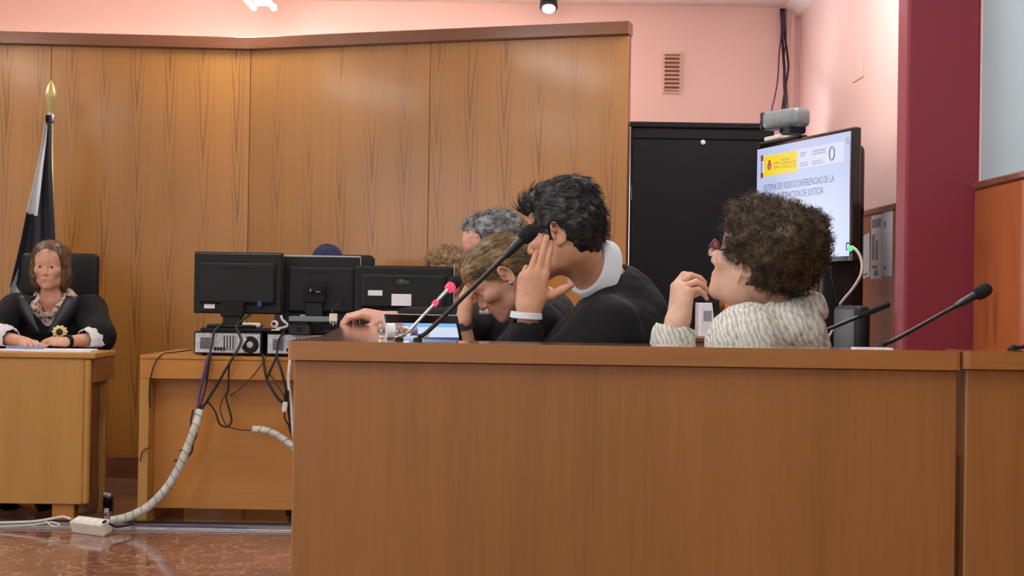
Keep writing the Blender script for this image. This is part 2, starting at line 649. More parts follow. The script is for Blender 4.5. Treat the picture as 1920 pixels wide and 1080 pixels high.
# ceiling: slab, grid bars, tiles near the rear wall where the frame shows them
cl = struct('ceiling', M().span((XL - .1, YN - .1, ZC + .02), (XR + .1, YB + .1, ZC + .1)), 'ceiling')
tag(cl, 'pale suspended ceiling of square tiles', 'ceiling')
ts = 0.6
for r in range(2):
    for q in range(11):
        x1 = XR - .11 - q * ts + 0.02
        y1 = YB - r * ts
        M().span((x1 - ts + .008, y1 - ts + .008, ZC), (x1 - .008, y1 - .008, ZC + .02), .004).build('ceiling_tile', 'ceiling', cl)
bars = M()
for r in range(20):
    bars.span((XL, YB - r * ts - .008 if r else YB - .02, ZC - .002), (XR, YB - r * ts + .008 if r else YB, ZC + .018))
for q in range(12):
    x1 = XR - .11 - q * ts + 0.02
    bars.span((x1 - .008, YN, ZC - .0025), (x1 + .008, YB, ZC + .0185))
bars.build('grid_bar', 'white_plastic', cl)
M().span((XL, YN, ZC + .001), (XR, YB - 2 * ts, ZC + .012)).build('tile_field', 'ceiling', cl)

# windows (out of the frame, they let the daylight in)
for nm, a, b, lab in (('window_1', (XL - .07, 0, 1.0), (XL - .03, 3.2, 2.5), 'wide daylight window in the white side wall'),
                      ('window_3', (-1.0, YB + .03, .9), (.775, YB + .07, 1.92), 'daylight window in the rear wall behind the panelling'),
                      ('window_2', (-3.3, YN - .07, 1.0), (.1, YN - .03, 2.5), 'daylight window in the wall behind the public')):
    a, b = np.array(a), np.array(b)
    ax = 1 if b[1] - a[1] > 1 else 0
    fr = M()
    L = b[ax] - a[ax]
    for k in range(4):
        lo, hi = a.copy(), b.copy()
        lo[ax] = a[ax] + (L - .05) * k / 3
        hi[ax] = lo[ax] + .05
        fr.span(lo, hi)
    for z in (a[2], b[2] - .05):
        lo, hi = a.copy(), b.copy()
        lo[2], hi[2] = z, z + .05
        fr.span(lo, hi)
    o = struct(nm, fr, 'alu')
    tag(o, lab, 'window')
    mid = (a + b) / 2
    for k in range(3):
        lo, hi = a.copy(), b.copy()
        o2 = 1 - ax
        lo[o2] = mid[o2] - .003; hi[o2] = mid[o2] + .003
        lo[ax] = a[ax] + (L - .05) * k / 3 + .05
        hi[ax] = a[ax] + (L - .05) * (k + 1) / 3
        lo[2], hi[2] = a[2] + .05, b[2] - .05
        M().span(lo, hi).build('pane', 'glass', o)

# ------------------------------------------------------------------ wooden panelling of the rear wall
A0 = P(-1400, 300, 7.85)
A1 = P(0, 300, 8.06)
A2 = P(467, 300, 8.12)
A3 = P(1176, 300, 7.47)
ZP = 2.445
ZT = 2.515


def run(name, a, b, cuts, label, ext, th=.045):
    """panelled wall from a to b; cuts are the joints as fractions"""
    a, b = np.array([a[0], a[1], 0]), np.array([b[0], b[1], 0])
    X = nrm(b - a)
    N = np.cross(X, [0, 0, 1.0])
    R = np.stack([X, -N, [0, 0, 1.0]], 1)
    L = np.linalg.norm(b - a)
    root = struct(name, M().box(a + X * (L / 2 + ext / 2) - N * (th / 2 + .012) + np.array([0, 0, ZP / 2]), (L + abs(ext), th, ZP), R), 'rail_wood')
    tag(root, label, 'panelling')
    cs = [0] + cuts + [1]
    for i in range(len(cs) - 1):
        x0, x1 = cs[i] * L + .0015, cs[i + 1] * L - .0015
        M().box(a + X * (x0 + x1) / 2 - N * .006 + np.array([0, 0, (ZP + .12) / 2]), (x1 - x0, .012, ZP - .12), R, .0015).build('panel', 'panel', root)
    M().box(a + X * L / 2 + N * .004 + np.array([0, 0, .06]), (L, .03, .12), R, .003).build('skirting', 'rail_wood', root)
    M().box(a + X * (L / 2 + .004) - N * .010 + np.array([0, 0, (ZP + ZT) / 2]), (L + .008, th + .05, ZT - ZP), R, .004).build('top_rail', 'rail_wood', root)
    return root


def frac(a, b, px):
    # fraction along a..b seen at pixel column px
    d = P(px, 300, 1.0) - CAM
    a2, b2 = np.array(a[:2]), np.array(b[:2])
    Mx = np.array([[d[0], -(b2 - a2)[0]], [d[1], -(b2 - a2)[1]]])
    return float(np.linalg.solve(Mx, a2)[1])


run('wall_panelling', A0, A2, [frac(A0, A2, -900), frac(A0, A2, -420), frac(A0, A2, 93)], 'varnished veneer panelling behind the flag and the presiding seat', .04)
run('wall_panelling_angled', A2, A3, [frac(A2, A3, 804)], 'varnished veneer panelling angled forward, ending beside the black rack', -.04)

# ------------------------------------------------------------------ lamps
LCOL = (1.0, 0.98, 0.965)


def luminaire(x, y1, label, z=2.80, L=1.25, power=7):
    root = thing('tube_lamp', label, 'lamp', (x, y1 - L / 2, z), 'twin-tube ceiling lamps')
    M().span((x - .045, y1 - L, z + .035), (x + .045, y1, z + .075), .008).build('housing', 'white_plastic', root)
    for s in (-1, 1):
        M().tube([(x + s * .062, y1 - L + .02, z + .022), (x + s * .062, y1 - .02, z + .022)], .017, 12).build('tube', 'tube_glow', root, True)
        for yy in (y1 - L + .01, y1 - .01):
            M().box((x + s * .062, yy, z + .03), (.03, .02, .04), None, .004).build('socket', 'white_plastic', root)
    for yy in (y1 - L + .2, y1 - .2):
        M().tube([(x, yy, z + .07), (x, yy, ZC + .001)], .006, 6).build('suspension_rod', 'steel', root)
    ld = area_light('tube_light', (x, y1 - L / 2, z - .01), (0, 0, 0), .2, L, power, LCOL)
    ld.parent = root
    ld.location = (0, 0, -.012)
    return root


luminaire(-1.56, 8.80, 'twin-tube ceiling lamp whose end shows above the panelling corner')
for k, (x, y) in enumerate([(-3.6, 8.1), (-3.6, 5.2), (-1.5, 5.4), (0.6, 5.3), (-3.6, 2.2), (-1.5, 2.4), (0.5, 2.6), (-1.5, -0.6), (0.5, -0.6), (1.1, 7.15)]):  # the last is an added unseen fixture, brightening the right wall and papers
    luminaire(x, y, 'twin-tube ceiling lamp over the courtroom, above the frame')

# warm strip lamps lying behind the panelling, lighting the wall above it
for k, x in enumerate((-4.2, -2.9, -1.6, -0.3)):
    root = thing('cove_lamp', 'warm strip lamp hidden behind the top of the panelling', 'lamp', (x, 8.55, 2.2), 'strip lamps behind the panelling')
    M().span((x - .62, 8.52, 2.20), (x + .62, 8.58, 2.235), .004).build('housing', 'white_plastic', root)
    M().tube([(x - .6, 8.55, 2.255), (x + .6, 8.55, 2.255)], .016, 12).build('tube', 'tube_warm', root, True)
    for sx in (-.5, .5):
        M().span((x + sx - .012, 8.53, 0), (x + sx + .012, 8.57, 2.2)).build('post', 'steel', root)

# small ceiling spotlight at the top of the frame
c = P(1029, 3, 9.05)
root = thing('spotlight', 'small dark round ceiling spotlight near the top edge', 'spotlight', (c[0], c[1], c[2] - .03))
M().lathe([(.03, 0.06), (.055, .05), (.058, .0), (.05, -.005)], (c[0], c[1], ZC - .055), (0, .5, 1), 20).build('housing', 'dark_metal', root, True, 40)
M().lathe([(.044, 0), (.036, -.012), (.02, -.016), (.001, -.017)], (c[0], c[1] - .004, ZC - .064), (0, .5, 1), 20).build('bulb', 'spot_glow', root, True)

# ------------------------------------------------------------------ rear wall fittings
root = thing('wall_vent', 'small louvred ventilation grille on the pink wall above the black rack', 'vent', P(1260, 172, YB - .01))
a, b = P(1245, 172, YB), P(1274, 103, YB)
M().span((a[0], YB - .008, a[2]), (b[0], YB, b[2])).build('backing', 'vent_dark', root)
fw = .01
fm = M()
fm.span((a[0] - fw, YB - .018, a[2] - fw), (a[0], YB, b[2] + fw)).span((b[0], YB - .018, a[2] - fw), (b[0] + fw, YB, b[2] + fw))
fm.span((a[0], YB - .018, a[2] - fw), (b[0], YB, a[2])).span((a[0], YB - .018, b[2]), (b[0], YB, b[2] + fw))
fm.build('frame', 'vent', root)
ns = 9
for i in range(ns):
    z = a[2] + (b[2] - a[2]) * (i + .5) / ns
    M().box(((a[0] + b[0]) / 2, YB - .012, z), (b[0] - a[0], .016, .011), rotx(.5)).build('slat', 'vent', root)

c = P(1486, 120, YB - .02)
tag(M().span((c[0] - .012, YB - .02, 1.2), (c[0] + .012, YB - .001, ZC)).build('conduit', 'pink'), 'thin painted cable conduit rising in the wall corner', 'conduit')
hang = [('cable_black', [(1466, 16), (1467, 70), (1470, 120), (1473, 160), (1472, 215)], .009),
        ('cable_black', [(1470, 16), (1471, 60), (1476, 100), (1478, 130), (1470, 180), (1466, 215)], .007),
        ('cable_purple', [(1463, 16), (1465, 60), (1461, 100), (1458, 150), (1452, 185), (1447, 208)], .005),
        ('cable_purple', [(1468, 16), (1469, 90), (1472, 130), (1476, 180), (1478, 215)], .005),
        ('cable_purple', [(1474, 16), (1474, 70), (1470, 110), (1469, 160), (1474, 215)], .004)]
labs = ['thick black cable dropping from the ceiling corner, straightest of the bundle', 'black cable of the ceiling bundle that bows out rightmost',
        'thin purple wire straying left from the hanging ceiling bundle', 'purple wire running down the middle of the ceiling bundle', 'thinnest purple wire in the hanging ceiling bundle']
for (mt, pp, r), lb in zip(hang, labs):
    pts = smooth_path([P(x, y, YB - .06 - .9 * max(0, (y - 60) / 160) ** 2) for x, y in pp] + [P(pp[-1][0] + 2, 250, 7.9)], 5)
    tag(M().tube(pts, r, 6).build('hanging_cable', mt, None, True), lb, 'cable', 'cables hanging from the ceiling corner')
# flush access cover on the side wall
cz = P(1601, 115, 7.62)
root = tag(M().span((XR - .006, 7.5, cz[2] - .10), (XR, 7.74, cz[2] + .06), .003).build('access_cover', 'pink'), 'flush pink access cover on the side wall above the screen', 'cover')

# ------------------------------------------------------------------ near bench (raised ledge, front panels, worktop)
YF = 2.75
ZL = 0.962
XS = 0.872       # joint between the two units
xl = P(549, 700, YF)[0]
root = thing('court_bench', 'long honey-brown wooden bench front with thick top ledge, nearest to the camera', 'bench', (0.2, 2.9, 0))
# front panel and end panels
M().span((xl, YF + .012, 0), (XS - .004, YF + .037, ZL - .037), .003).build('front_panel', 'desk', root)
M().prism([(xl, YF + .037), (xl + .022, YF + .037), (xl - .06, 4.6), (xl - .082, 4.6)], 0, ZL - .037).build('end_panel', 'desk', root)
def rounded(poly, r, idx):
    out = []
    for i, p in enumerate(poly):
        p = np.array(p)
        if i in idx:
            a, b = np.array(poly[i - 1]), np.array(poly[(i + 1) % len(poly)])
            u, w = nrm(a - p), nrm(b - p)
            for k in range(5):
                t = k / 4
                out.append(tuple((1 - t) ** 2 * (p + u * r) + 2 * t * (1 - t) * p + t * t * (p + w * r)))
        else:
            out.append(tuple(p))
    return out
led = [(xl - .012, YF), (XS, YF), (XS, 2.80), (.62, 2.90), (-.10, 2.93), (-.19, 3.0), (-.19, 3.145), (-.415, 3.145)]
o = M().prism(rounded(led, .012, (0, 1)), ZL - .037, ZL).build('top_ledge', ['desk_edge', 'ledge_top'], root)
for p in o.data.polygons:
    p.material_index = 1 if p.normal.z > .5 else 0
o = M().prism([(-.415, 3.148), (-.19, 3.148), (-.24, 4.62), (-.525, 4.62), (-.50, 4.2)], ZL - .037, ZL).build('return_ledge', ['desk_edge', 'ledge_top'], root)
for p in o.data.polygons:
    p.material_index = 1 if p.normal.z > .5 else 0
M().prism([(-.30, YF + .04), (.86, YF + .04), (.86, 2.99), (.12, 2.99), (.10, 5.5), (-.46, 5.5), (-.40, 3.2)], .722, .75).build('worktop', 'table_wood', root)

root = thing('court_bench', 'second wooden bench unit at the right edge, past the dark vertical joint', 'bench', (1.3, 2.9, 0))
M().span((XS + .012, YF + .012, 0), (1.80, YF + .037, ZL - .034), .003).build('front_panel', 'desk', root)
M().span((XS + .012, YF + .037, 0), (XS + .034, 3.3, ZL - .034)).build('end_panel', 'desk', root)
o = M().prism(rounded([(XS + .002, YF - .004), (1.80, YF - .004), (1.80, 3.0), (XS + .002, 2.86)], .014, (0,)), ZL - .034, ZL + .001).build('top_ledge', ['desk_edge', 'ledge_top'], root)
for p in o.data.polygons:
    p.material_index = 1 if p.normal.z > .5 else 0
M().span((XS + .036, YF + .04, .722), (1.79, 3.35, .75)).build('worktop', 'table_wood', root)
pz = P(1635, 650, 2.80)
tag(M().box((pz[0], 2.80, ZL + .0015), (.075, .03, .003), rotz(.05)).build('paper_slip', 'paper'), 'narrow cream paper slip lying on the bench ledge', 'paper')

# ------------------------------------------------------------------ the presiding desk
ang = math.radians(1.5)
Rj = rotz(ang)
jo = P(168, 800, 6.5)
jo = np.array([jo[0], jo[1], 0])          # front right corner on the floor
root = thing('judge_desk', 'light wooden desk with closed front where the presiding person sits', 'desk', jo)


def J(x, y, z):
    return jo + Rj @ np.array([x, y, z])


def jbox(name, lo, hi, mat, bev=.003):
    lo, hi = np.array(lo), np.array(hi)
    c = (lo + hi) / 2
    return M().box(J(*c), hi - lo, Rj, bev).build(name, mat, root)


jbox('front_panel', (-1.9, 0, .08), (-.03, .022, .745), 'desk_far')
jbox('corner_post', (-.03, -.004, .08), (.0, .03, .745), 'desk_far', .008)
jbox('desktop', (-1.9, -.012, .745), (.022, .37, .772), 'desk_far', .005)
jbox('side_apron', (-.012, .03, .635), (.016, .37, .745), 'rail_wood')
jbox('side_panel', (-.06, .05, .03), (-.035, .30, .745), 'rail_wood')
jbox('rear_leg', (-.035, .30, 0), (-.005, .335, .635), 'desk_far')
jbox('foot', (-.17, .02, 0), (-.07, .09, .08), 'table_wood')
jbox('foot', (-1.8, .02, 0), (-1.7, .09, .08), 'table_wood')
jbox('rear_leg', (-1.86, .30, 0), (-1.81, .335, .745), 'desk_far')
JZ = .772

# ------------------------------------------------------------------ the computer table
tx0 = P(266, 700, 6.5)[0]
tx1 = -.12
root = thing('computer_table', 'orange-brown wooden table carrying the computers and monitors', 'table', ((tx0 + tx1) / 2, 6.8, 0))
TZ = .768
TF = 6.46
M().span((tx0, TF, .662), (tx1, TF + .024, TZ - .018), .002).build('apron', 'table_wood', root)
M().span((tx0, TF - .004, TZ - .018), (tx1, TF + .78, TZ), .003).build('tabletop', 'table_wood', root)
M().span((tx0, TF, 0), (tx0 + .045, TF + .74, .662), .003).build('end_panel', 'desk_far', root)
M().span((tx1 - .045, TF, 0), (tx1, TF + .74, .662), .003).build('end_panel', 'desk_far', root)
M().span((tx0 + .045, TF + .10, .06), (tx1 - .045, TF + .122, .75), .002).build('modesty_panel', 'table_wood', root)

# aluminium floor trunking in front of the tables
root = thing('floor_trunking', 'flat aluminium cable trunking strip running along the marble floor', 'trunking', (-1.9, 6.38, 0))
M().span((-4.2, 6.30, 0), (.0, 6.42, .012), .004).build('cover', 'alu', root)
M().span((-4.2, 6.275, 0), (.0, 6.30, .006), .002).build('edge_strip', 'steel', root)
M().span((-4.2, 6.42, 0), (.0, 6.45, .02), .004).build('cable_lip', 'dark_metal', root)

# ------------------------------------------------------------------ desktop computers
def pc(px0, px1, pytop, pybot, D, label):
    a, b = P(px0, pybot, D), P(px1, pytop, D)
    x0, x1, z0, z1 = a[0], b[0], TZ + .002, b[2]
    root = thing('desktop_computer', label, 'computer', ((x0 + x1) / 2, D + .17, TZ), 'computers lying on the table')
    M().span((x0, D + .01, z0 + .004), (x1, D + .35, z1), .006).build('case', 'black_plastic', root)
    M().span((x0 + .008, D + .002, z0 + .012), (x1 - .008, D + .012, z1 - .008), .001).build('rear_plate', 'pc_metal', root)
    w, h = x1 - x0, z1 - z0
    # vents, ports, power supply, fan
    for i in range(7):
        M().box((x0 + .18 * w, D, z0 + h * (.30 + .07 * i)), (.16 * w, .004, h * .03)).build('vent_slot', 'black_matte', root)
    for i in range(4):
        M().box((x0 + (.32 + .045 * i) * w, D, z0 + h * .28), (.032 * w, .006, h * .14)).build('port', 'black_matte', root)
    M().box((x0 + .52 * w, D, z0 + h * .55), (.19 * w, .006, h * .62), None, .001).build('slot_covers', 'steel', root)
    for i in range(4):
        M().box((x0 + (.455 + .043 * i) * w, D - .004, z0 + h * .55), (.004, .003, h * .58)).build('slot_gap', 'black_matte', root)
    fx, fz, fr = x0 + .83 * w, z0 + h * .47, .36 * h
    M().lathe([(fr, 0), (fr, .005), (fr * .9, .006)], (fx, D + .003, fz), (0, -1, 0), 24).build('fan', 'black_matte', root)
    M().lathe([(fr * .42, 0), (fr * .42, .004), (fr * .3, .005)], (fx, D - .003, fz), (0, -1, 0), 6).build('fan_hub', 'pc_metal', root)
    for i in range(8):
        t = i * math.pi / 4
        M().box((fx + fr * .66 * math.cos(t), D - .004, fz + fr * .66 * math.sin(t)), (.004, .003, fr * .42), roty(-t + math.pi / 2)).build('fan_blade', 'dark_metal', root)
    for i in range(2):
        M().span((x0 + (.1 + .7 * i) * w, D + .05, TZ), (x0 + (.18 + .7 * i) * w, D + .09, TZ + .008)).build('foot', 'black_matte', root)
    return z1


PZ = pc(362, 491, 623, 664, 6.50, 'flat desktop computer showing its metal back and fan, under the left monitor')
pc(498, 627, 626, 667, 6.50, 'flat desktop computer half hidden behind the bench corner')
a = P(378, 617, 6.56)
tag(M().span((a[0], 6.53, PZ + .001), (P(540, 617, 6.56)[0], 6.74, PZ + .016), .003).build('keyboard', 'black_plastic'), 'flat black keyboard lying across the two computers', 'keyboard')

# ------------------------------------------------------------------ monitors seen from behind
def monitor(px0, px1, pyt, pyb, D, th, label, stand, ztab, silver=False, yaw=0.0):
    a, b = P(px0, pyb, D), P(px1, pyt, D)
    x0, x1, z0, z1 = a[0], b[0], a[2], b[2]
    cx = (x0 + x1) / 2
    root = thing('monitor', label, 'monitor', (cx, D + .05, ztab), 'monitors on the computer table')
    M().span((x0, D + .01, z0), (x1, D + .035, z1), .004).build('bezel', 'silver_edge' if silver else 'black_plastic', root)
    M().span((x0 + .002, D - .004, z0 + .002), (x1 - .002, D + .012, z1 - .006), .006, 2).build('rear_shell', 'black_plastic', root)
    w, h = x1 - x0, z1 - z0
    M().span((x0 + .07 * w, D - .028, z0 + .16 * h), (x1 - .07 * w, D + .0, z1 - .16 * h), .012, 2).build('rear_bulge', 'black_plastic', root)
    M().span((x0 + .02, D + .033, z0 + .02), (x1 - .02, D + .037, z1 - .02)).build('screen', 'black_gloss', root)
    for i in range(9):
        M().box((cx + (i - 4) * .012, D - .029, z1 - .26 * h), (.006, .003, .012)).build('vent_slot', 'black_matte', root)
    if stand:
        sx, sw, st, sb = stand
        s0, s1 = P(sx - sw / 2, sb, D - .03), P(sx + sw / 2, st, D - .03)
        M().span((s0[0], D - .055, ztab + .012), (s1[0], D - .022, s1[2]), .006, 2).build('stand_neck', 'black_plastic', root)
        M().span((s0[0] - .01, D - .062, s1[2] - .07), (s1[0] + .01, D - .02, s1[2]), .006, 2).build('hinge_block', 'black_matte', root)
        M().span((s0[0] - .07, D - .08, ztab + .0015), (s1[0] + .07, D + .12, ztab + .016), .006, 2).build('stand_base', 'black_plastic', root)
    return root


m1 = monitor(362, 530, 474, 587, 6.62, .04, 'black monitor turned away with a thin stand, on the flat computer', (437, 36, 566, 622), PZ + .016)
for nm, px, py, w, h, mt in (('sticker', 383, 578, 20, 8, 'paper'), ('sticker', 390, 569, 13, 6, 'collar_white'), ('label_plate', 394, 552, 16, 7, 'dark_metal')):
    quad(nm, P(px, py, 6.60 + .012), (1, 0, 0), (0, 0, 1), w / FPX * 6.6, h / FPX * 6.6, mt, m1, .005)
p = P(487, 570, 6.59)
M().box(p, (.02, .03, .03), None, .004).build('video_plug', 'blue_plug', m1)
p = P(398, 577, 6.59)
m2 = monitor(529, 676, 480, 606, 6.70, .05, 'middle monitor turned away, with a silver top edge and square stand', (590, 34, 540, 622), TZ + .10, True)
quad('label_plate', P(575, 546, 6.63), (1, 0, 0), (0, 0, 1), .085, .045, 'black_matte', m2, .01)
quad('sticker', P(592, 548, 6.62), (1, 0, 0), (0, 0, 1), .022, .005, 'print_grey', m2, .003)
quad('sticker', P(581, 547, 6.62), (1, 0, 0), (0, 0, 1), .006, .014, 'print_grey', m2, .003)
m3 = monitor(664, 850, 500, 592, 6.30, .04, 'wide black monitor turned away bearing two white labels', (757, 50, 586, 640), TZ, False)
e0 = P(849, 592, 6.3); e1 = P(852, 500, 6.3)
M().span((e0[0], 6.306, e0[2]), (e1[0], 6.336, e1[2]), .001).build('silver_side', 'silver_edge', m3)
quad('sticker', P(690, 554, 6.27), (1, 0, 0), (0, 0, 1), 27 / FPX * 6.27, 10 / FPX * 6.27, 'paper', m3, .002)
st = quad('sticker', P(734, 573, 6.27), (1, 0, 0), (0, 0, 1), 37 / FPX * 6.27, 22 / FPX * 6.27, 'paper', m3, .002)
for i in range(4):
    M().box(P(758 + 3 * (i % 2), 556 + 4 * i, 6.269), (.03 - .004 * i, .0012, .003)).build('print_line', 'print_grey', m3)
M().box(P(741, 568, 6.269), (.016, .0012, .008)).build('print_line', 'print_grey', m3)
text_mesh('FUJITSU', .018, P(744, 531, 6.271), (1, 0, 0), (0, 0, 1), 'print_grey', m3, 'logo', width=22 / FPX * 6.27)
M().tube([P(752 + 3 * math.cos(t), 524 + 1.6 * math.sin(t), 6.27) for t in np.linspace(0, 6.3, 14)], .001, 5).build('logo_loop', 'print_grey', m3)

# docking box under the middle monitor and small clutter
a, b = P(541, 628, 6.44), P(582, 609, 6.44)
root = thing('docking_box', 'small dark box with grey top under the middle monitor', 'box', ((a[0] + b[0]) / 2, 6.48, TZ + .10))
M().span((a[0], 6.44, a[2]), (b[0], 6.56, b[2]), .004).build('body', 'dark_metal', root)
a, b = P(541, 603, 6.44), P(622, 596, 6.44)
M().span((a[0], 6.44, a[2]), (b[0], 6.56, b[2] + .004), .004).build('top_cover', 'cam_grey', root)
M().span(P(548, 610, 6.45), P(578, 603, 6.45) + np.array([0, .09, 0]), .002).build('spacer', 'black_matte', root)
M().span(P(562, 597, 6.45), P(572, 590, 6.45) + np.array([0, .02, 0]), .002).build('plug', 'print_grey', root)
M().lathe([(.012, 0), (.012, .004)], P(561, 617, 6.438), (0, -1, 0), 16).build('knob', 'black_matte', root)
a, b = P(541, 637, 6.46), P(625, 629, 6.46)
a, b = P(617, 603, 6.2), P(632, 588, 6.2)
root = m2
M().span((a[0], 6.2, a[2]), (b[0], 6.225, b[2]), .003).build('connector_shell', 'white_plastic', root)
for i in range(3):
    x = a[0] + (b[0] - a[0]) * (.15 + .35 * i)
    M().tube([(x, 6.21, a[2] + .002), (x, 6.21, a[2] - (.016 if i == 1 else .008))], .0035, 6).build('connector_prong', 'white_plastic', root)
M().tube(smooth_path([(a[0] + .01, 6.215, b[2] - .002), (a[0] + .012, 6.24, b[2] + .02), (a[0], 6.66, b[2] + .05)], 4), .004, 6).build('connector_lead', 'cable_black', root)
# headset / white coiled clutter on the computers
c = P(516, 612, 6.5)
root = thing('webcam', 'small white webcam with a round lens on the computers', 'webcam', (c[0], 6.52, PZ + .016))
M().lathe([(.012, -.01), (.017, -.006), (.017, .006), (.011, .009)], c + np.array([-.005, .02, .01]), (-.2, -1, .2), 20).build('body', 'white_plastic', root, True, 40)
M().lathe([(.009, 0), (.009, .004), (.004, .005)], c + np.array([-.008, .008, .012]), (-.2, -1, .2), 16).build('lens', 'black_gloss', root)
M().tube(smooth_path([c + np.array([.0, .02, -.012]), c + np.array([.03, .02, -.006]), c + np.array([.055, .02, .006]), c + np.array([.03, .02, .03]), c + np.array([.022, .02, .05])], 5), .006, 8).build('clip', 'white_plastic', root, True)
M().box(c + np.array([.0, .03, -.017]), (.04, .04, .006), None, .002).build('foot', 'white_plastic', root)
a = P(470, 613, 6.56)
tag(M().box((a[0], 6.58, PZ + .016 + .014), (.085, .05, .024), None, .011, 3).build('computer_mouse', 'white_plastic', None, True), 'white computer mouse lying by the monitor stand', 'mouse')

# ------------------------------------------------------------------ cables of the table
def cable(px, D, r, mat, label, n=6, name='cable', dz=None):
    Ds = D if hasattr(D, '__len__') else [D] * len(px)
    pts = smooth_path([P(x, y, d) for (x, y), d in zip(px, Ds)], n)
    return tag(M().tube(pts, r, 7).build(name, mat, None, True), label, 'cable', 'cables trailing from the computers')


cable([(418, 606), (402, 622), (398, 645), (393, 668), (386, 720), (378, 752), (374, 768)], [6.5, 6.48, 6.46, 6.42, 6.43, 6.43, 6.42], .006, 'cable_black', 'black cable from the left monitor down into the white spiral wrap')
cable([(395, 662), (388, 680), (380, 710), (374, 740), (370, 766)], [6.47, 6.43, 6.42, 6.43, 6.42], .006, 'cable_purple', 'purple cable hanging over the table edge into the spiral wrap')
cable([(390, 664), (384, 690), (384, 725), (376, 760)], [6.47, 6.43, 6.42, 6.42], .0045, 'cable_purple', 'thin violet cable beside the purple one on the apron')
cable([(470, 590), (455, 600), (443, 612), (448, 626), (452, 640), (442, 662), (425, 690), (405, 725), (386, 755), (376, 770)], [6.55, 6.5, 6.48, 6.47, 6.46, 6.43, 6.42, 6.42, 6.42, 6.42], .006, 'cable_black', 'long black cable crossing the apron diagonally')
cable([(461, 634), (452, 648), (443, 660)], [6.48, 6.47, 6.44], .007, 'cable_white', 'short white cable end beside the computer fan')
cable([(440, 664), (430, 685), (428, 730), (424, 745), (432, 775), (434, 790), (426, 800), (412, 795), (405, 775), (394, 758), (386, 754)], 6.43, .0045, 'cable_black', 'black cable making a hanging loop under the apron')
cable([(428, 730), (418, 748), (413, 765), (418, 785), (426, 798), (445, 805), (470, 807)], 6.44, .003, 'cable_brown', 'thin brown wire leading to the short spiral wrap')
cable([(500, 668), (478, 700), (455, 725), (432, 742)], [6.44, 6.44, 6.46, 6.47], .0025, 'cable_brown', 'thin brown wire slanting under the apron')
cable([(492, 664), (496, 690), (502, 715), (520, 745), (534, 758)], [6.47, 6.43, 6.42, 6.42, 6.42], .006, 'cable_black', 'black cable curving to the white plug')
cable([(535, 620), (522, 640), (518, 668), (508, 692), (500, 712)], [6.5, 6.47, 6.43, 6.42, 6.42], .0055, 'cable_black', 'black cable hanging in front of the second computer')
cable([(517, 668), (526, 690), (532, 712), (538, 740), (542, 780), (548, 820)], [6.44, 6.42, 6.42, 6.42, 6.42, 6.42], .006, 'cable_black', 'black cable running down along the bench edge')
cable([(550, 655), (546, 663), (542, 690), (541, 720), (546, 760), (549, 820)], [6.5, 6.44, 6.42, 6.42, 6.42, 6.42], .007, 'cable_white', 'white cable hanging along the bench corner')
cable([(505, 700), (520, 722), (534, 745)], 6.44, .003, 'cable_brown', 'short brown wire behind the white plug')
cable([(362, 656), (330, 660), (305, 664), (290, 682), (282, 712), (280, 740), (282, 765)], [6.52, 6.50, 6.46, 6.44, 6.45, 6.45, 6.46], .003, 'cable_black', 'thin black wire looping over the left table corner')
cable([(282, 838), (268, 846), (262, 866)], 6.45, .0025, 'cable_black', 'short wire stub beside the table leg')
cable([(362, 768), (358, 795), (362, 830), (358, 850), (345, 860), (326, 864)], 6.38, .004, 'cable_black', 'black wire winding round the spiral wrap')
cable([(366, 800), (368, 820), (352, 838), (335, 846)], 6.37, .003, 'cable_brown', 'brown wire caught behind the spiral wrap')
c = P(535, 757, 6.41)
root = thing('power_plug', 'white plug with a black inlet hanging beside the bench corner', 'plug', c - np.array([0, 0, .03]))
M().box(P(534, 763, 6.40), (.022, .022, .045), roty(.12), .004).build('body', 'white_plastic', root)
M().box(P(537, 742, 6.40), (.018, .02, .05), roty(.12), .004).build('inlet', 'black_matte', root)
M().tube(smooth_path([P(534, 772, 6.4), P(534, 785, 6.4), P(540, 795, 6.41), P(545, 812, 6.42)], 5), .004, 6).build('lead', 'cable_black', root)


def spiral(px, Ds, r, label):
    pts = smooth_path([P(x, y, d) for (x, y), d in zip(px, Ds)], 14)
    root = thing('spiral_wrap', label, 'cable wrap', pts[0], 'white spiral cable wraps')
    M().tube(pts, r, 12).build('sleeve', 'wrap', root, True)
    # the helical gap
    acc, hel = 0.0, []
    up = np.array([0, 0, 1.0])
    for i in range(len(pts) - 1):
        t = nrm(pts[i + 1] - pts[i])
        w = nrm(np.cross(t, [0, 1, 0])); u = np.cross(w, t)
        L = np.linalg.norm(pts[i + 1] - pts[i])
        for k in range(5):
            q = pts[i] + t * L * k / 5
            a = acc / .042 * 2 * math.pi
            hel.append(q + (r + .0004) * (math.cos(a) * w + math.sin(a) * u))
            acc += L / 5
    M().tube(hel, .0022, 4).build('helical_gap', 'print_grey', root)


spiral([(374, 770), (366, 800), (352, 838), (334, 880), (310, 918), (280, 948), (250, 965), (222, 974), (208, 976)], [6.42, 6.38, 6.38, 6.38, 6.38, 6.38, 6.36, 6.32, 6.30], .019, 'long white spiral cable wrap sweeping down to the power strip')
spiral([(474, 805), (495, 806), (515, 813), (535, 826), (560, 848), (578, 880), (588, 925), (592, 984)], [6.43] * 8, .016, 'short white spiral cable wrap disappearing behind the bench')

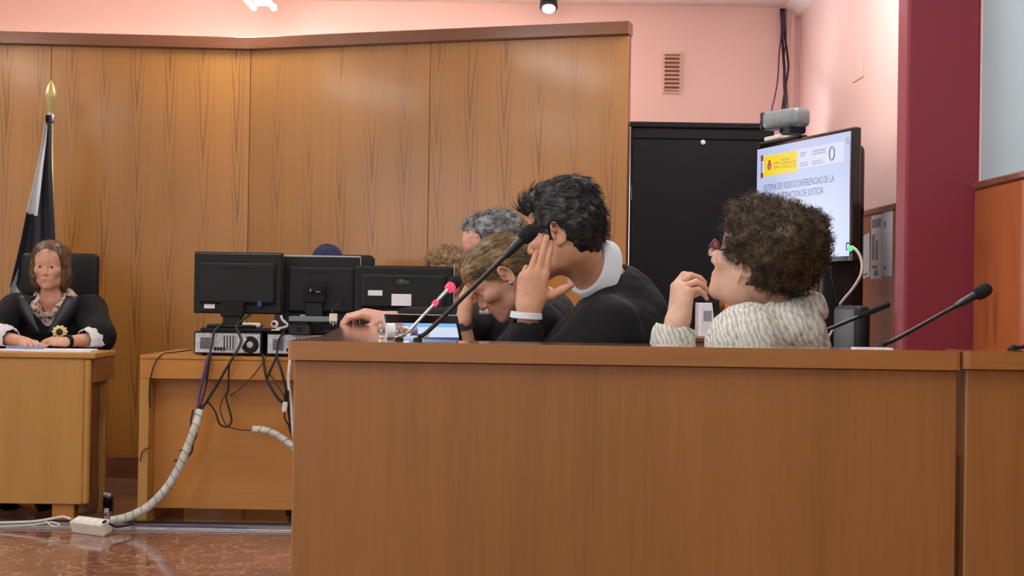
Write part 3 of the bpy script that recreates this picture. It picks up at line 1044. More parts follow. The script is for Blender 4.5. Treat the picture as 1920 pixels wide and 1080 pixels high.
# power strip on the floor
a, b = P(131, 970, 6.22), P(206, 984, 6.10)
d = nrm([b[0] - a[0], b[1] - a[1], 0])
Rp = np.stack([d, np.cross([0, 0, 1.0], d), [0, 0, 1.0]], 1)
pc0 = np.array([(a[0] + b[0]) / 2, 6.18, .035])
root = thing('power_strip', 'white multi-socket power strip lying on the floor trunking', 'power strip', (pc0[0], pc0[1], .0))
M().box(pc0, (.19, .06, .055), Rp @ rotx(.35), .005, 2).build('housing', 'white_plastic', root)
for i in range(4):
    q = pc0 + (Rp @ rotx(.35)) @ np.array([-.066 + .044 * i, 0, .0275])
    M().lathe([(.017, .0), (.017, .0012), (.013, .0014)], q, (Rp @ rotx(.35)) @ np.array([0, 0, 1.0]), 16).build('socket', 'paper', root)
M().box(pc0 + (Rp @ rotx(.35)) @ np.array([.09, 0, .03]), (.012, .02, .008), Rp @ rotx(.35), .002).build('switch', 'black_matte', root)
cable([(132, 973), (118, 969), (100, 972), (60, 978), (0, 980)], [6.22, 6.25, 6.27, 6.28, 6.3], .006, 'cable_white', 'white mains lead running left from the power strip')
cable([(85, 977), (100, 987), (112, 984), (95, 979), (60, 984), (0, 987)], [6.24, 6.22, 6.22, 6.24, 6.24, 6.25], .0035, 'cable_white', 'thin grey wire looping by the mains lead')
cable([(205, 982), (220, 988), (245, 983), (250, 980)], [6.12, 6.16, 6.24, 6.3], .005, 'cable_black', 'short black lead at the right end of the power strip')
cable([(245, 984), (330, 986), (420, 988), (545, 998)], [6.3, 6.32, 6.32, 6.3], .004, 'cable_purple', 'violet wire lying along the floor trunking')

# small black floor outlet with a shiny flap
c = P(203, 940, 6.76)
c[2] = 0
root = thing('floor_outlet', 'small black upright floor outlet with a shiny silver cap', 'outlet', c)
M().box(c + np.array([0, 0, .045]), (.042, .045, .07), None, .008, 2).build('body', 'black_gloss', root)
M().box(c + np.array([-.004, 0, .088]), (.046, .05, .022), roty(.2), .008, 2).build('cap', 'steel', root)
M().box(c + np.array([0, -.024, .018]), (.022, .003, .02)).build('label_plate', 'paper', root)
M().tube([c + np.array([.0, 0, 0]), c + np.array([0, 0, .012])], .024, 16).build('base', 'steel', root)

# ------------------------------------------------------------------ rack cabinet
RD = 7.80
a, b = P(1183, 232, RD), P(1452, 232, RD)
rz = a[2]
root = thing('server_rack', 'tall black metal equipment rack against the pink wall', 'rack', ((a[0] + b[0]) / 2, RD + .4, 0))
M().span((a[0], RD, .04), (b[0], RD + .04, rz - .02), .004).build('front_frame', 'rack_black', root)
M().span((a[0] + .10, RD + .04, .04), (b[0] - .02, RD + .8, rz - .02), .004).build('body', 'rack_black', root)
M().span((a[0] - .008, RD - .012, rz - .02), (b[0] + .008, RD + .06, rz + .012), .006).build('top_cap', 'rack_black', root)
M().span((a[0] + .015, RD - .016, .08), (b[0] - .015, RD, rz - .085), .004).build('door', 'rack_black', root)
M().span((a[0] + .012, RD - .008, rz - .08), (b[0] - .012, RD, rz - .03), .003).build('header_strip', 'rack_black', root)
c = P(1318, 267, RD - .016)
M().lathe([(.012, 0), (.014, .004), (.013, .010), (.006, .013)], c, (0, -1, 0), 16).build('lock', 'white_plastic', root)
for i in range(3):
    M().tube([(a[0] + .012, RD - .012, .4 + .6 * i), (a[0] + .012, RD - .012, .48 + .6 * i)], .006, 8).build('hinge', 'dark_metal', root)
for sx in (a[0] + .14, b[0] - .06):
    for sy in (RD + .08, RD + .75):
        M().tube([(sx, sy, 0), (sx, sy, .045)], .02, 10).build('foot', 'black_matte', root)

# ------------------------------------------------------------------ television on its stand
tl, tr = P(1416, 274, 7.40), P(1598, 238, 6.50)
tX = nrm([tr[0] - tl[0], tr[1] - tl[1], 0])
tw = np.linalg.norm((tr - tl)[:2])
tN = np.cross(tX, [0, 0, 1.0])           # towards the viewers
ztop = (tl[2] + tr[2]) / 2
zbot = P(1590, 491, 6.5)[2]
th = ztop - zbot
tO = np.array([tl[0], tl[1], zbot])
TR = np.stack([tX, -tN, [0, 0, 1.0]], 1)


def T(u, v, d=0.0):
    """point on the television: u,v in 0..1 from the lower left, d out of the screen"""
    return tO + tX * u * tw + np.array([0, 0, v * th]) + tN * d


tb = T(.5, 0)
root = thing('television', 'flat television turned sideways showing a videoconference title screen', 'television', (tb[0], tb[1], zbot))
M().box(T(.5, .5, -.028), (tw, .045, th), TR, .006).build('housing', 'black_gloss', root)
M().box(T(.5, .5, -.07), (tw * .7, .05, th * .7), TR, .02, 2).build('rear_bulge', 'black_plastic', root)
bz = .018
scr = quad('screen', T(bz / tw, .045, -.0045), tX, (0, 0, 1), tw - 2 * bz, th * .955 - bz, 'tv_bg', root, .001)
su0, su1, sv0, sv1 = bz / tw, 1 - bz / tw, .045, 1 - bz / th


def SC(u, v, d=0):
    return T(su0 + (su1 - su0) * u, sv0 + (sv1 - sv0) * v, d)


sw, sh = (su1 - su0) * tw, (sv1 - sv0) * th
Z1 = (0, 0, 1)


def srect(nm, u0, v0, u1, v1, mt, lift):
    return quad(nm, SC(u0, v0, -.0035 + lift), tX, Z1, (u1 - u0) * sw, (v1 - v0) * sh, mt, root, .0002)


srect('title_band', .05, .765, .94, .93, 'tv_band', .0002)
srect('crest_block', .085, .745, .46, .925, 'tv_yellow', .0005)
srect('flag_bar', .045, .885, .075, .94, 'tv_red', .0005)
srect('flag_bar', .045, .735, .075, .785, 'tv_red', .0005)
srect('flag_bar', .05, .79, .062, .88, 'tv_text', .0005)
# crest: crown, shield and pillars as simple flat shapes
for (u, v, ru, rv, mt) in ((.148, .83, .018, .034, 'tv_red'), (.150, .825, .010, .020, 'tv_pinkish'), (.148, .872, .014, .012, 'tv_red'), (.126, .83, .005, .032, 'tv_pinkish'), (.172, .83, .005, .032, 'tv_pinkish')):
    cc = SC(u, v, -.0027 + (.0003 if mt == 'tv_pinkish' else 0))
    M().raw([cc] + [cc + tX * ru * sw * math.cos(t) + np.array([0, 0, rv * sh * math.sin(t)]) for t in np.linspace(0, 2 * math.pi, 17)[:-1]],
            [[0, 1 + i, 1 + (i + 1) % 16] for i in range(16)]).build('crest', mt, root)
DL = -.0026
text_mesh('GOBIERNO', .019, SC(.20, .838, DL), tX, Z1, 'tv_brown', root, lift=.0002, width=.07 * sw)
text_mesh('DE ESPAÑA', .019, SC(.20, .800, DL), tX, Z1, 'tv_brown', root, lift=.0002, width=.07 * sw)
for i, (t, wd_) in enumerate([('MINISTERIO', .09), ('DE LA PRESIDENCIA, JUSTICIA', .165), ('Y RELACIONES CON LAS CORTES', .165)]):
    text_mesh(t, .018, SC(.285, .855 - i * .032, DL), tX, Z1, 'tv_brown', root, lift=.0002, width=wd_ * sw)
for (u0, v0, u1, v1) in ((.49, .885, .56, .9), (.49, .865, .55, .878), (.62, .885, .76, .9), (.62, .862, .76, .876), (.49, .80, .58, .812), (.49, .78, .58, .792), (.62, .80, .72, .812), (.62, .78, .74, .792)):
    srect('print_line', u0, v0, u1, v1, 'tv_faint', .0006)
cc = SC(.822, .845, DL)
M().tube([cc + tX * .025 * sw * math.cos(t) + np.array([0, 0, .055 * sh * math.sin(t)]) for t in np.linspace(0, 2 * math.pi, 25)], .0028, 5, False).build('round_emblem', 'tv_text', root)
text_mesh('SISTEMA DE VIDEOCONFERENCIAS DE LA', .048, SC(.085, .612, DL), tX, Z1, 'tv_text', root, lift=.0002, width=.76 * sw)
text_mesh('ADMINISTRACION DE JUSTICIA', .048, SC(.16, .525, DL), tX, Z1, 'tv_text', root, lift=.0002, width=.58 * sw)
srect('corner_icon', .955, .90, .985, .955, 'tv_faint', .0006)
c = T(.985, .115, .001)
M().box(c, (.045, .004, .036), TR, .001).build('badge', 'black_plastic', root)
M().box(c + tN * .003, (.02, .002, .022), TR, .0005).build('badge_print', 'paper', root)

# conference camera on top
cbase = T(.27, 1, -.03)
root = thing('conference_camera', 'grey barrel-shaped conference camera on top of the television', 'camera', cbase)
ca, cb = P(1443, 228, 7.05), P(1506, 219, 6.85)
ax = nrm(cb - ca)
M().box((ca + cb) / 2, (np.linalg.norm(cb - ca) + .02, .10, .094), np.stack([ax, nrm(np.cross([0, 0, 1.0], ax)), nrm(np.cross(ax, nrm(np.cross([0, 0, 1.0], ax))))], 1), .028, 4).build('barrel', 'cam_grey', root, True, 50)
Rc = np.stack([ax, nrm(np.cross([0, 0, 1.0], ax)), nrm(np.cross(ax, nrm(np.cross([0, 0, 1.0], ax))))], 1)
M().box(ca - ax * .012, (.03, .096, .09), Rc, .014, 3).build('front_face', 'black_gloss', root, True, 50)
M().lathe([(.03, 0), (.03, .012), (.02, .016)], ca - ax * .027, -ax, 20).build('lens', 'black_gloss', root, True, 40)
lo = (ca + cb) / 2
lo = np.array([lo[0], lo[1], 0])
M().tube([(lo[0] - .02, lo[1], ztop + .02), (lo[0] - .02, lo[1], ztop + .075)], .012, 10).build('neck', 'black_matte', root)
M().box((lo[0] + .03, lo[1] - .02, ztop + .035), (.11, .09, .05), TR, .012, 2).build('mount', 'black_matte', root)
M().box(T(.18, 1, -.03) + np.array([0, 0, .028]), (.17, .05, .022), TR, .004).build('light_strip', 'white_plastic', root)
M().box(T(.25, 1, -.03) + np.array([0, 0, .008]), (.42, .055, .018), TR, .006).build('shelf', 'black_plastic', root)
M().tube(smooth_path([P(1503, 234, 6.9), P(1497, 246, 6.92), P(1492, 256, 6.95)], 4), .005, 6).build('lead', 'cable_black', root)

# tall dark cabinet behind the screen and its foot
a, b = P(1557, 268, 6.80), P(1625, 268, 6.80)
root = thing('tv_trolley', 'tall black trolley cabinet standing behind the television', 'trolley', ((a[0] + b[0]) / 2, 7.0, 0))
M().span((a[0], 6.80, .09), (b[0], 7.02, a[2]), .035, 3).build('cabinet', 'black_gloss', root, True, 40)
M().span((a[0] - .02, 6.76, .05), (b[0] + .01, 7.10, .10), .01).build('base', 'black_plastic', root)
for sx in (a[0] + .03, b[0] - .04):
    for sy in (6.85, 7.02):
        M().tube([(sx, sy - .012, .026), (sx, sy + .012, .026)], .026, 14).build('caster', 'black_matte', root)
pcn = P(1572, 560, 6.70)
M().span((pcn[0] - .075, 6.70, .09), (pcn[0] + .075, 6.79, zbot + .12), .008).build('screen_column', 'black_plastic', root)
M().span((pcn[0] - .02, 6.68, .10), (pcn[0] - .012, 6.70, zbot)).build('column_rib', 'dark_metal', root)
c = P(1594, 466, 6.485)
root = thing('status_light', 'glowing green indicator light at the lower corner of the television', 'light', c)
M().lathe([(.013, 0), (.011, .006), (.004, .010)], c, (0, -1, 0), 16).build('lamp', 'led_green', root, True)
M().span((c[0] - .004, c[1] - .001, c[2] - .055), (c[0] + .004, c[1] + .006, c[2] - .02)).build('light_pipe', 'steel', root)
cable([(1597, 462), (1608, 472), (1616, 492), (1614, 515), (1600, 540), (1585, 558), (1575, 570)], [6.48, 6.46, 6.45, 6.45, 6.5, 6.6, 6.66], .007, 'cable_white', 'white cable curving down from the green light')['group'] = 'cables under the television'
for pp, mt, lb in (([(1575, 570), (1570, 600), (1556, 628), (1548, 642)], 'cable_white', 'pale cable fanning left below the television'),
                   ([(1576, 572), (1578, 600), (1584, 622), (1590, 645)], 'cable_white', 'white cable hanging straight below the television'),
                   ([(1571, 570), (1566, 550), (1560, 520), (1557, 500)], 'cable_black', 'black cable rising under the television')):
    cable(pp, 6.67, .005, mt, lb)['group'] = 'cables under the television'
c = P(1594, 300, 6.47)
tag(M().tube([P(1593.5, 262, 6.472), P(1593.5, 450, 6.472)], .002, 5).build('cable', 'print_grey', None, True), 'thin grey wire taped down the television edge', 'cable', 'cables under the television')

# slim white display board seen right of the curly hair
nb = 7.66
a, b = P(1478, 640, nb), P(1548, 492, nb)
root = thing('display_board', 'slim white display board with orange print seen beside the curly hair', 'board', ((a[0] + b[0]) / 2, nb, 0))
M().span((a[0], nb, .45), (b[0], nb + .02, b[2]), .003).build('board', 'paper', root)
for sx in (a[0] + .03, b[0] - .03):
    M().span((sx - .012, nb + .0, 0), (sx + .012, nb + .03, .46), .003).build('leg', 'dark_metal', root)
    M().span((sx - .015, nb - .12, 0), (sx + .015, nb + .10, .02), .003).build('foot', 'dark_metal', root)


def bp(nm, poly, mt):
    k = len(poly)
    v = [P(x, y, nb - .001) for x, y in poly] + [P(x, y, nb - .004) for x, y in poly]
    M().raw(v, [list(range(k)), list(range(k, 2 * k))[::-1]] + [[i, (i + 1) % k, k + (i + 1) % k, k + i] for i in range(k)]).build(nm, mt, root)


bp('printed_patch', [(1521, 532), (1533, 524), (1532, 548), (1524, 550)], 'poster_orange')
bp('printed_patch', [(1533, 522), (1537, 522), (1535, 552), (1531, 552)], 'poster_red')
bp('printed_band', [(1528, 592), (1538, 592), (1538, 612), (1530, 612)], 'black_matte')
# low dark cabinet with binders between the forearm and the jacket
a, b = P(1296, 632, 7.35), P(1420, 632, 7.35)
cz_ = a[2]
root = thing('low_cabinet', 'low dark wooden cabinet carrying binders in front of the rack', 'cabinet', ((a[0] + b[0]) / 2, 7.5, 0))
M().span((a[0], 7.35, .06), (b[0], 7.68, cz_ - .025), .003).build('body', 'rail_wood', root)
M().span((a[0] - .01, 7.34, cz_ - .025), (b[0] + .01, 7.69, cz_), .004).build('top', 'rail_wood', root)
M().span((a[0] + .01, 7.355, 0), (b[0] - .01, 7.66, .06)).build('plinth', 'black_matte', root)
for k in range(2):
    x0 = a[0] + .01 + k * (b[0] - a[0]) / 2
    dr = M().span((x0, 7.335, .08), (x0 + (b[0] - a[0]) / 2 - .02, 7.352, cz_ - .04), .002).build('door', 'rail_wood', root)
    M().span((x0 + .12, 7.32, .5), (x0 + .135, 7.336, .6), .002).build('handle', 'steel', dr)


def binder(px0, px1, pyt, mt, label, lean=0.0):
    x0, x1, zt_ = P(px0, 600, 7.42)[0], P(px1, 600, 7.42)[0], P(px0, pyt, 7.42)[2]
    h = zt_ - cz_
    R = roty(lean)
    c0 = np.array([(x0 + x1) / 2, 7.5, cz_ + .001 + abs(math.sin(lean)) * (x1 - x0) / 2])
    root = thing('ring_binder', label, 'binder', c0, 'binders on the low cabinet')
    M().box(c0 + R @ np.array([0, 0, h / 2]), (x1 - x0, .22, h), R, .003).build('cover', mt, root)
    M().box(c0 + R @ np.array([0, -.111, h * .62]), ((x1 - x0) * .6, .002, h * .3), R).build('spine_label', 'print_grey' if mt == 'paper' else 'dark_metal', root)


binder(1312, 1338, 568, 'paper', 'white binder standing upright on the low cabinet')
binder(1340, 1353, 566, 'black_matte', 'black binder leaning beside the white one', -.12)
binder(1358, 1400, 552, 'poster_orange', 'orange binder partly hidden by the knit jacket')

# black chair by the wall
c = P(1610, 610, 6.25)
root = thing('side_chair', 'empty black chair seen edge-on by the wooden wainscot', 'chair', (c[0] - .12, 6.15, 0))
x0, x1 = P(1603, 600, 5.95)[0], P(1634, 600, 5.95)[0]
M().span((x0, 5.95, .52), (x1, 6.36, P(1615, 573, 5.95)[2]), .025, 3).build('backrest', 'chair_black', root, True, 40)
M().span((x0 - .40, 5.95, .42), (x1 - .01, 6.36, .47), .02, 3).build('seat', 'chair_black', root, True, 40)
for sy in (5.98, 6.33):
    for sx in (x0 - .38, x1 - .03):
        M().tube([(sx, sy, 0), (sx, sy, .43)], .012, 8).build('leg', 'dark_metal', root)
    M().tube([(x1 - .03, sy, .43), (x1 - .03, sy, .56)], .01, 8).build('back_strut', 'dark_metal', root)

# papers pinned to the wainscot
def wallpaper(y0, y1, z0, z1, label, lines, tilt=0.0):
    O = np.array([XR - .0245, y1, z0])
    root = thing('pinned_paper', label, 'paper', (XR - .03, (y0 + y1) / 2, z0), 'papers pinned to the wainscot')
    X = np.array([0, -1.0, 0])
    Zt = np.array([0, math.sin(tilt), math.cos(tilt)])
    quad('sheet', O, nrm([0, -math.cos(tilt), math.sin(tilt)]), Zt, y1 - y0, z1 - z0, 'paper', root, .0015)
    w, h = y1 - y0, z1 - z0
    for (u, v, uw, vh) in lines:
        quad('print_block', O + X * u * w + Zt * v * h + np.array([-.0016, 0, 0]), nrm([0, -math.cos(tilt), math.sin(tilt)]), Zt, uw * w, vh * h, 'print_grey', root, .0004)


zt = lambda py, D, px=1650: P(px, py, D)[2]
wallpaper(6.99, 7.20, zt(523, 7.1), zt(403, 7.1), 'printed sheet with a grey heading pinned to the wainscot', [(.08, .80, .84, .14), (.1, .3, .25, .4), (.45, .3, .2, .3), (.1, .16, .5, .05), (.3, .05, .4, .08)])
wallpaper(7.215, 7.36, zt(523, 7.2), zt(440, 7.2), 'narrow tilted white sheet left of the printed one', [(.1, .06, .6, .05)], .10)
wallpaper(6.80, 6.98, zt(518, 6.9), zt(396, 6.9), 'white sheet nearest the dark red column', [(.15, .75, .2, .1), (.15, .1, .3, .06)])

# ------------------------------------------------------------------ gooseneck microphones
def mic(base, tip, head_len, head_r, stem, label, r=.004, D0=2.9, ledge=ZL, bend=0.0, ring=False):
    """stands on the ledge or worktop at base, head at tip"""
    root = thing('gooseneck_microphone', label, 'microphone', (base[0], base[1], ledge), 'gooseneck microphones')
    d = nrm(tip - base)
    h0 = tip - d * head_len
    mid = (base + h0) / 2 + np.array([0, 0, bend])
    st = base.copy()
    M().lathe([(.009, 0), (.009, .003), (.007, .006), (.005, .007)], (base[0], base[1], ledge), (0, 0, 1), 16).build('base', 'black_matte', root, True, 40)
    M().tube(smooth_path([np.array([base[0], base[1], ledge + .008]), base + d * .03, mid, h0 - d * .03, h0], 6), r, 10).build('stem', stem, root, True)
    M().lathe([(r * 1.2, -.05), (r * (1.3 if ring else 1.9), -.03), (r * (1.5 if ring else 2.0), 0)], h0, d, 14).build('collar', 'steel' if ring else 'dark_metal', root, True, 40)
    M().lathe([(head_r * .55, -.002), (head_r * .9, .1 * head_len), (head_r, .45 * head_len), (head_r * .92, .75 * head_len), (head_r * .6, .94 * head_len), (.001, head_len)], h0, d, 20).build('windscreen', 'foam', root, True)
    if ring:
        M().lathe([(r * 2.2, -.014), (r * 3.0, -.011), (r * 3.0, .003), (r * 2.2, .006)], h0, d, 18).build('light_ring', 'led_red', root, True, 40)
        M().lathe([(r * 1.5, -.006), (r * 1.8, -.004), (r * 1.8, .004), (r * 1.5, .006)], h0 - d * .062, d, 14).build('light_ring', 'led_red', root, True, 40)
    return root


def base_on(px, py, z):
    """point on the level z under pixel (px, py)"""
    d = P(px, py, 1.0) - CAM
    return CAM + d * ((z - CAM[2]) / d[2])


b1 = P(783, 640, 2.87)
mic(b1, P(1006, 424, 2.92), .042, .0165, 'stem_black', 'long black gooseneck microphone crossing in front of the bowed woman', .0048)
b2 = P(748, 640, 2.88)
mic(b2, P(861, 521, 3.02), .030, .013, 'steel', 'silver gooseneck microphone with glowing red ring', .0034, ring=True)
b3 = P(1654, 650, 2.86)
mic(b3, P(1858, 538, 2.9), .038, .0145, 'stem_black', 'gooseneck microphone before the dark red column, head upper right', .0042)
q0, q1 = P(1445, 662, 3.52), P(1669, 570, 3.56)
root = thing('gooseneck_microphone', 'thin gooseneck microphone rising from behind the knit jacket', 'microphone', (q0[0], q0[1], 0), 'gooseneck microphones')
dq = nrm(q1 - q0)
M().lathe([(.11, 0), (.11, .012), (.03, .02), (.012, .03)], (q0[0], q0[1], 0), (0, 0, 1), 24).build('base', 'black_matte', root, True, 40)
M().tube([(q0[0], q0[1], .02), (q0[0], q0[1], q0[2] - .03)], .009, 10).build('pole', 'dark_metal', root, True)
M().tube(smooth_path([np.array([q0[0], q0[1], q0[2] - .035]), q0 + dq * .02, (q0 + q1) / 2, q1 - dq * .04], 6), .0046, 8).build('stem', 'stem_black', root, True)
M().lathe([(.005, -.05), (.0065, -.03), (.0065, .035), (.003, .04)], q1 - dq * .04, dq, 12).build('capsule', 'foam', root, True)
b5 = P(1897, 662, 2.86)
mic(b5, P(2090, 560, 2.9), .038, .0145, 'stem_black', 'gooseneck microphone cut off at the right edge of the frame', .0042)
root = thing('gooseneck_microphone', 'small dark microphone peeking out behind the curly brown hair', 'microphone', P(1517, 590, 5.2) * np.array([1, 1, 0]) + np.array([0, 0, .75]), 'gooseneck microphones')
q = P(1517, 590, 5.2)
M().tube(smooth_path([np.array([q[0], q[1], .76]), q, P(1524, 560, 5.2), P(1534, 540, 5.2), P(1536, 525, 5.2)], 5), .003, 7).build('stem', 'stem_black', root, True)
M().lathe([(.008, 0), (.013, .015), (.017, .05), (.012, .075), (.001, .08)], P(1523, 523, 5.2), nrm(P(1548, 500, 5.2) - P(1523, 523, 5.2)), 16).build('windscreen', 'foam', root, True)
M().lathe([(.03, 0), (.03, .01), (.01, .014)], (q[0], q[1], .75), (0, 0, 1), 16).build('base', 'black_matte', root)
qq = np.array([q[0], q[1], 0])
root = thing('lectern_stand', 'narrow wooden stand carrying the small dark microphone', 'stand', qq)
M().span((q[0] - .06, q[1] - .08, .72), (q[0] + .06, q[1] + .1, .75), .004).build('top', 'table_wood', root)
M().span((q[0] - .03, q[1] - .02, .02), (q[0] + .03, q[1] + .04, .72), .004).build('post', 'table_wood', root)
M().span((q[0] - .06, q[1] - .1, 0), (q[0] + .06, q[1] + .12, .02), .004).build('base', 'table_wood', root)

# ------------------------------------------------------------------ laptop
ltl, ltr = P(719, 587, 3.42), P(858, 590, 3.66)
lX = nrm(ltr - ltl)
lw = np.linalg.norm(ltr - ltl)
lN = nrm(np.cross(lX, [0, 0, 1.0]))
lZ = nrm(np.array([0, 0, 1.0]) * .96 - lN * .26)
lN = nrm(np.cross(lX, lZ))
lh = ((ltl[2] + ltr[2]) / 2 - .77) / lZ[2]
lO = (ltl + ltr) / 2 - lX * lw / 2 - lZ * lh
LR = np.stack([lX, -lN, lZ], 1)
root = thing('laptop', 'open silver laptop with a lit blue and white screen', 'laptop', (lO[0] + .1, lO[1], .75))
M().box(lO + lX * lw / 2 + lZ * lh / 2 - lN * .004, (lw, .006, lh), LR, .0025, 2).build('lid', 'silver_edge', root)
M().box(lO + lX * lw / 2 + lZ * lh / 2, (lw - .006, .004, lh - .006), LR, .001).build('bezel', 'black_gloss', root)
ls0, ls1 = .075, .95
def lq(nm, u0, v0, u1, v1, mt, d):
    quad(nm, lO + lX * u0 * lw + lZ * v0 * lh + lN * (.002 + d), lX, lZ, (u1 - u0) * lw, (v1 - v0) * lh, mt, root, .0003)
lq('screen', .07, .06, .94, .90, 'lap_navy', 0)
lq('toolbar', .07, .80, .94, .90, 'lap_blue', .0004)
lq('window_strip', .22, .755, .94, .86, 'lap_white', .0008)
lq('page', .22, .25, .78, .70, 'lap_white', .0004)
base_c = lO + lX * lw / 2 + np.array([lN[0], lN[1], 0]) * .11
M().box((base_c[0], base_c[1], .762), (lw, .22, .016), np.stack([lX, nrm(np.cross([0, 0, 1.0], lX)), [0, 0, 1.0]], 1), .003).build('keyboard_base', 'silver_edge', root)

# water bottle lying on the ledge
c = np.array([P(741, 628, 2.98)[0], 2.98, ZL])
d = nrm([.9, .35, .12])
root = thing('water_bottle', 'small clear plastic water bottle lying on the ledge by the laptop', 'bottle', c)
o = c + np.array([-.035, -.012, .0165])
M().lathe([(.001, 0), (.013, .001), (.016, .006), (.0145, .014), (.016, .022), (.0145, .03), (.016, .038), (.0155, .05), (.009, .066), (.008, .070)], o, nrm([.9, .3, 0]), 16).build('body', 'clear', root, True)
M().lathe([(.0095, .070), (.0095, .083), (.008, .084)], o, nrm([.9, .3, 0]), 14).build('cap', 'lap_blue' if False else 'pen_blue', root, True, 40)
M().lathe([(.0164, .018), (.0164, .034)], o, nrm([.9, .3, 0]), 16).build('label_band', 'paper', root, True, 40)

# ------------------------------------------------------------------ flag on its staff
fx = P(93, 300, 7.72)
root = thing('flag', 'dark and white flag hanging folded from a gilt-tipped staff', 'flag', (fx[0], 7.72, 0))
sb, stp = np.array([fx[0] + .03, 7.79, 0]), P(95, 210, 7.76)
M().tube([sb, stp], .013, 12).build('staff', 'brass_dull', root, True)
M().lathe([(.010, 0), (.012, .01), (.020, .045), (.031, .09), (.033, .11), (.022, .145), (.009, .17), (.001, .185)], stp - np.array([0, 0, .01]), (0, 0, 1), 18).build('finial', 'brass_dull', root, True)
M().lathe([(.16, 0), (.16, .02), (.05, .035), (.02, .06)], sb, (0, 0, 1), 28).build('foot', 'brass_dull', root, True, 40)
M().lathe([(.018, -.01), (.024, .0), (.024, .03), (.016, .04)], stp - np.array([0, 0, .05]), (0, 0, 1), 14).build('ribbon_knot', 'silver_edge', root, True)
ys = [215, 235, 265, 300, 350, 400, 450, 500, 560, 640]
le = [87, 84, 80, 73, 62, 50, 40, 28, 14, 4]
re = [97, 97, 97, 97, 99, 101, 103, 104, 104, 104]
NR, NCc = 130, 84
vs, fs, mi = [], [], []


def inpoly(x, y, poly):
    r = False
    for i in range(len(poly)):
        (x1, y1), (x2, y2) = poly[i - 1], poly[i]
        if (y1 > y) != (y2 > y) and x < (x2 - x1) * (y - y1) / (y2 - y1) + x1:
            r = not r
    return r


whites = [[(83, 220), (78, 262), (44, 393), (47, 398), (70, 405), (77, 350), (87, 262), (89, 235)], [(36, 500), (10, 562), (8, 575), (40, 552), (30, 535)]]
pxs = []
for i in range(NR + 1):
    y = 215 + (640 - 215) * i / NR
    l, r = np.interp(y, ys, le), np.interp(y, ys, re)
    for j in range(NCc + 1):
        u = j / NCc
        x = l + (r - l) * u
        fold = math.sin(u * 11 + .8 * math.sin(i * .06)) * .022 * min(1, (i + 8) / 52) + .015 * math.sin(u * 5)
        vs.append(P(x, y, 7.70 + fold))
        pxs.append((x, y))
for i in range(NR):
    for j in range(NCc):
        a = i * (NCc + 1) + j
        fs.append([a, a + NCc + 1, a + NCc + 2, a + 1])
        cx = sum(pxs[q][0] for q in fs[-1]) / 4
        cy = sum(pxs[q][1] for q in fs[-1]) / 4
        mi.append(1 if any(inpoly(cx, cy, w) for w in whites) else 0)
fl = mk('cloth', vs, fs, ['flag_dark', 'flag_white'], root, True, mi)
md = fl.modifiers.new('thickness', 'SOLIDIFY')
md.thickness = .003

# papers and pen on the presiding desk
def flat(name, c, w, d, rz_, mt, label, cat, z=.003):
    o = M().box((c[0], c[1], JZ + z / 2 + c[2]), (w, d, z), rotz(rz_)).build(name, mt)
    return tag(o, label, cat)
p = P(110, 654, 6.62)
flat('paper_sheet', (p[0], 6.66, 0), .30, .21, ang + .1, 'paper', 'white paper sheets under the hand on the presiding desk', 'paper', .008)
p = P(30, 656, 6.62)
flat('paper_sheet', (p[0], 6.68, 0), .22, .20, ang - .3, 'paper', 'loose white sheet at the left edge of the presiding desk', 'paper', .004)
p = P(52, 652, 6.6)
tag(M().tube([np.array([p[0] - .10, 6.60, JZ + .016]), np.array([p[0] + .07, 6.62, JZ + .016])], .006, 8).build('pen', 'pen_blue'), 'blue pen lying on the papers', 'pen')


# ------------------------------------------------------------------ high-backed office chairs
def office_chair(cx, cy, top, w, label, seat=.46):
    root = thing('office_chair', label, 'chair', (cx, cy, 0), 'office chairs at the rear')
    M().span((cx - .24, cy - .24, seat - .06), (cx + .24, cy + .2, seat), .03, 3).build('seat', 'chair_black', root, True, 40)
    M().span((cx - w / 2, cy + .2, top - .24), (cx + w / 2, cy + .27, top), .03, 4).build('headrest', 'chair_black', root, True, 40)
    M().span((cx - w / 2 - .01, cy + .2, seat + .08), (cx + w / 2 + .01, cy + .27, top - .25), .03, 3).build('backrest', 'chair_black', root, True, 40)
    M().span((cx - .04, cy + .24, seat - .04), (cx + .04, cy + .29, seat + .2), .01).build('back_bar', 'dark_metal', root)
    M().tube([(cx, cy, .08), (cx, cy, seat - .05)], .025, 12).build('column', 'dark_metal', root)
    for i in range(5):
        t = i * 2 * math.pi / 5
        e = np.array([cx + .28 * math.cos(t), cy + .28 * math.sin(t), .07])
        lg = M().tube([(cx, cy, .1), e], [.025, .016], 8).build('leg', 'dark_metal', root)
        M().tube([e + np.array([-.012, 0, -.043]), e + np.array([.012, 0, -.043])], .026, 12).build('caster', 'black_matte', lg if False else root)
    for s in (-1, 1):
        M().span((cx + s * .27 - .03, cy - .18, seat + .19), (cx + s * .27 + .03, cy + .12, seat + .22), .01).build('armrest', 'black_matte', root)
        M().tube([(cx + s * .27, cy, seat - .03), (cx + s * .27, cy, seat + .2)], .015, 8).build('arm_post', 'dark_metal', root)


jc = P(104, 500, 7.45)
office_chair(jc[0], 7.30, P(104, 474, 7.5)[2], 145 / FPX * 7.5, 'black office chair with a padded headrest behind the presiding person')
cc_ = P(655, 500, 7.55)
office_chair(cc_[0], 7.25, P(655, 478, 7.5)[2], 100 / FPX * 7.5, 'black office chair back showing behind the middle monitor')

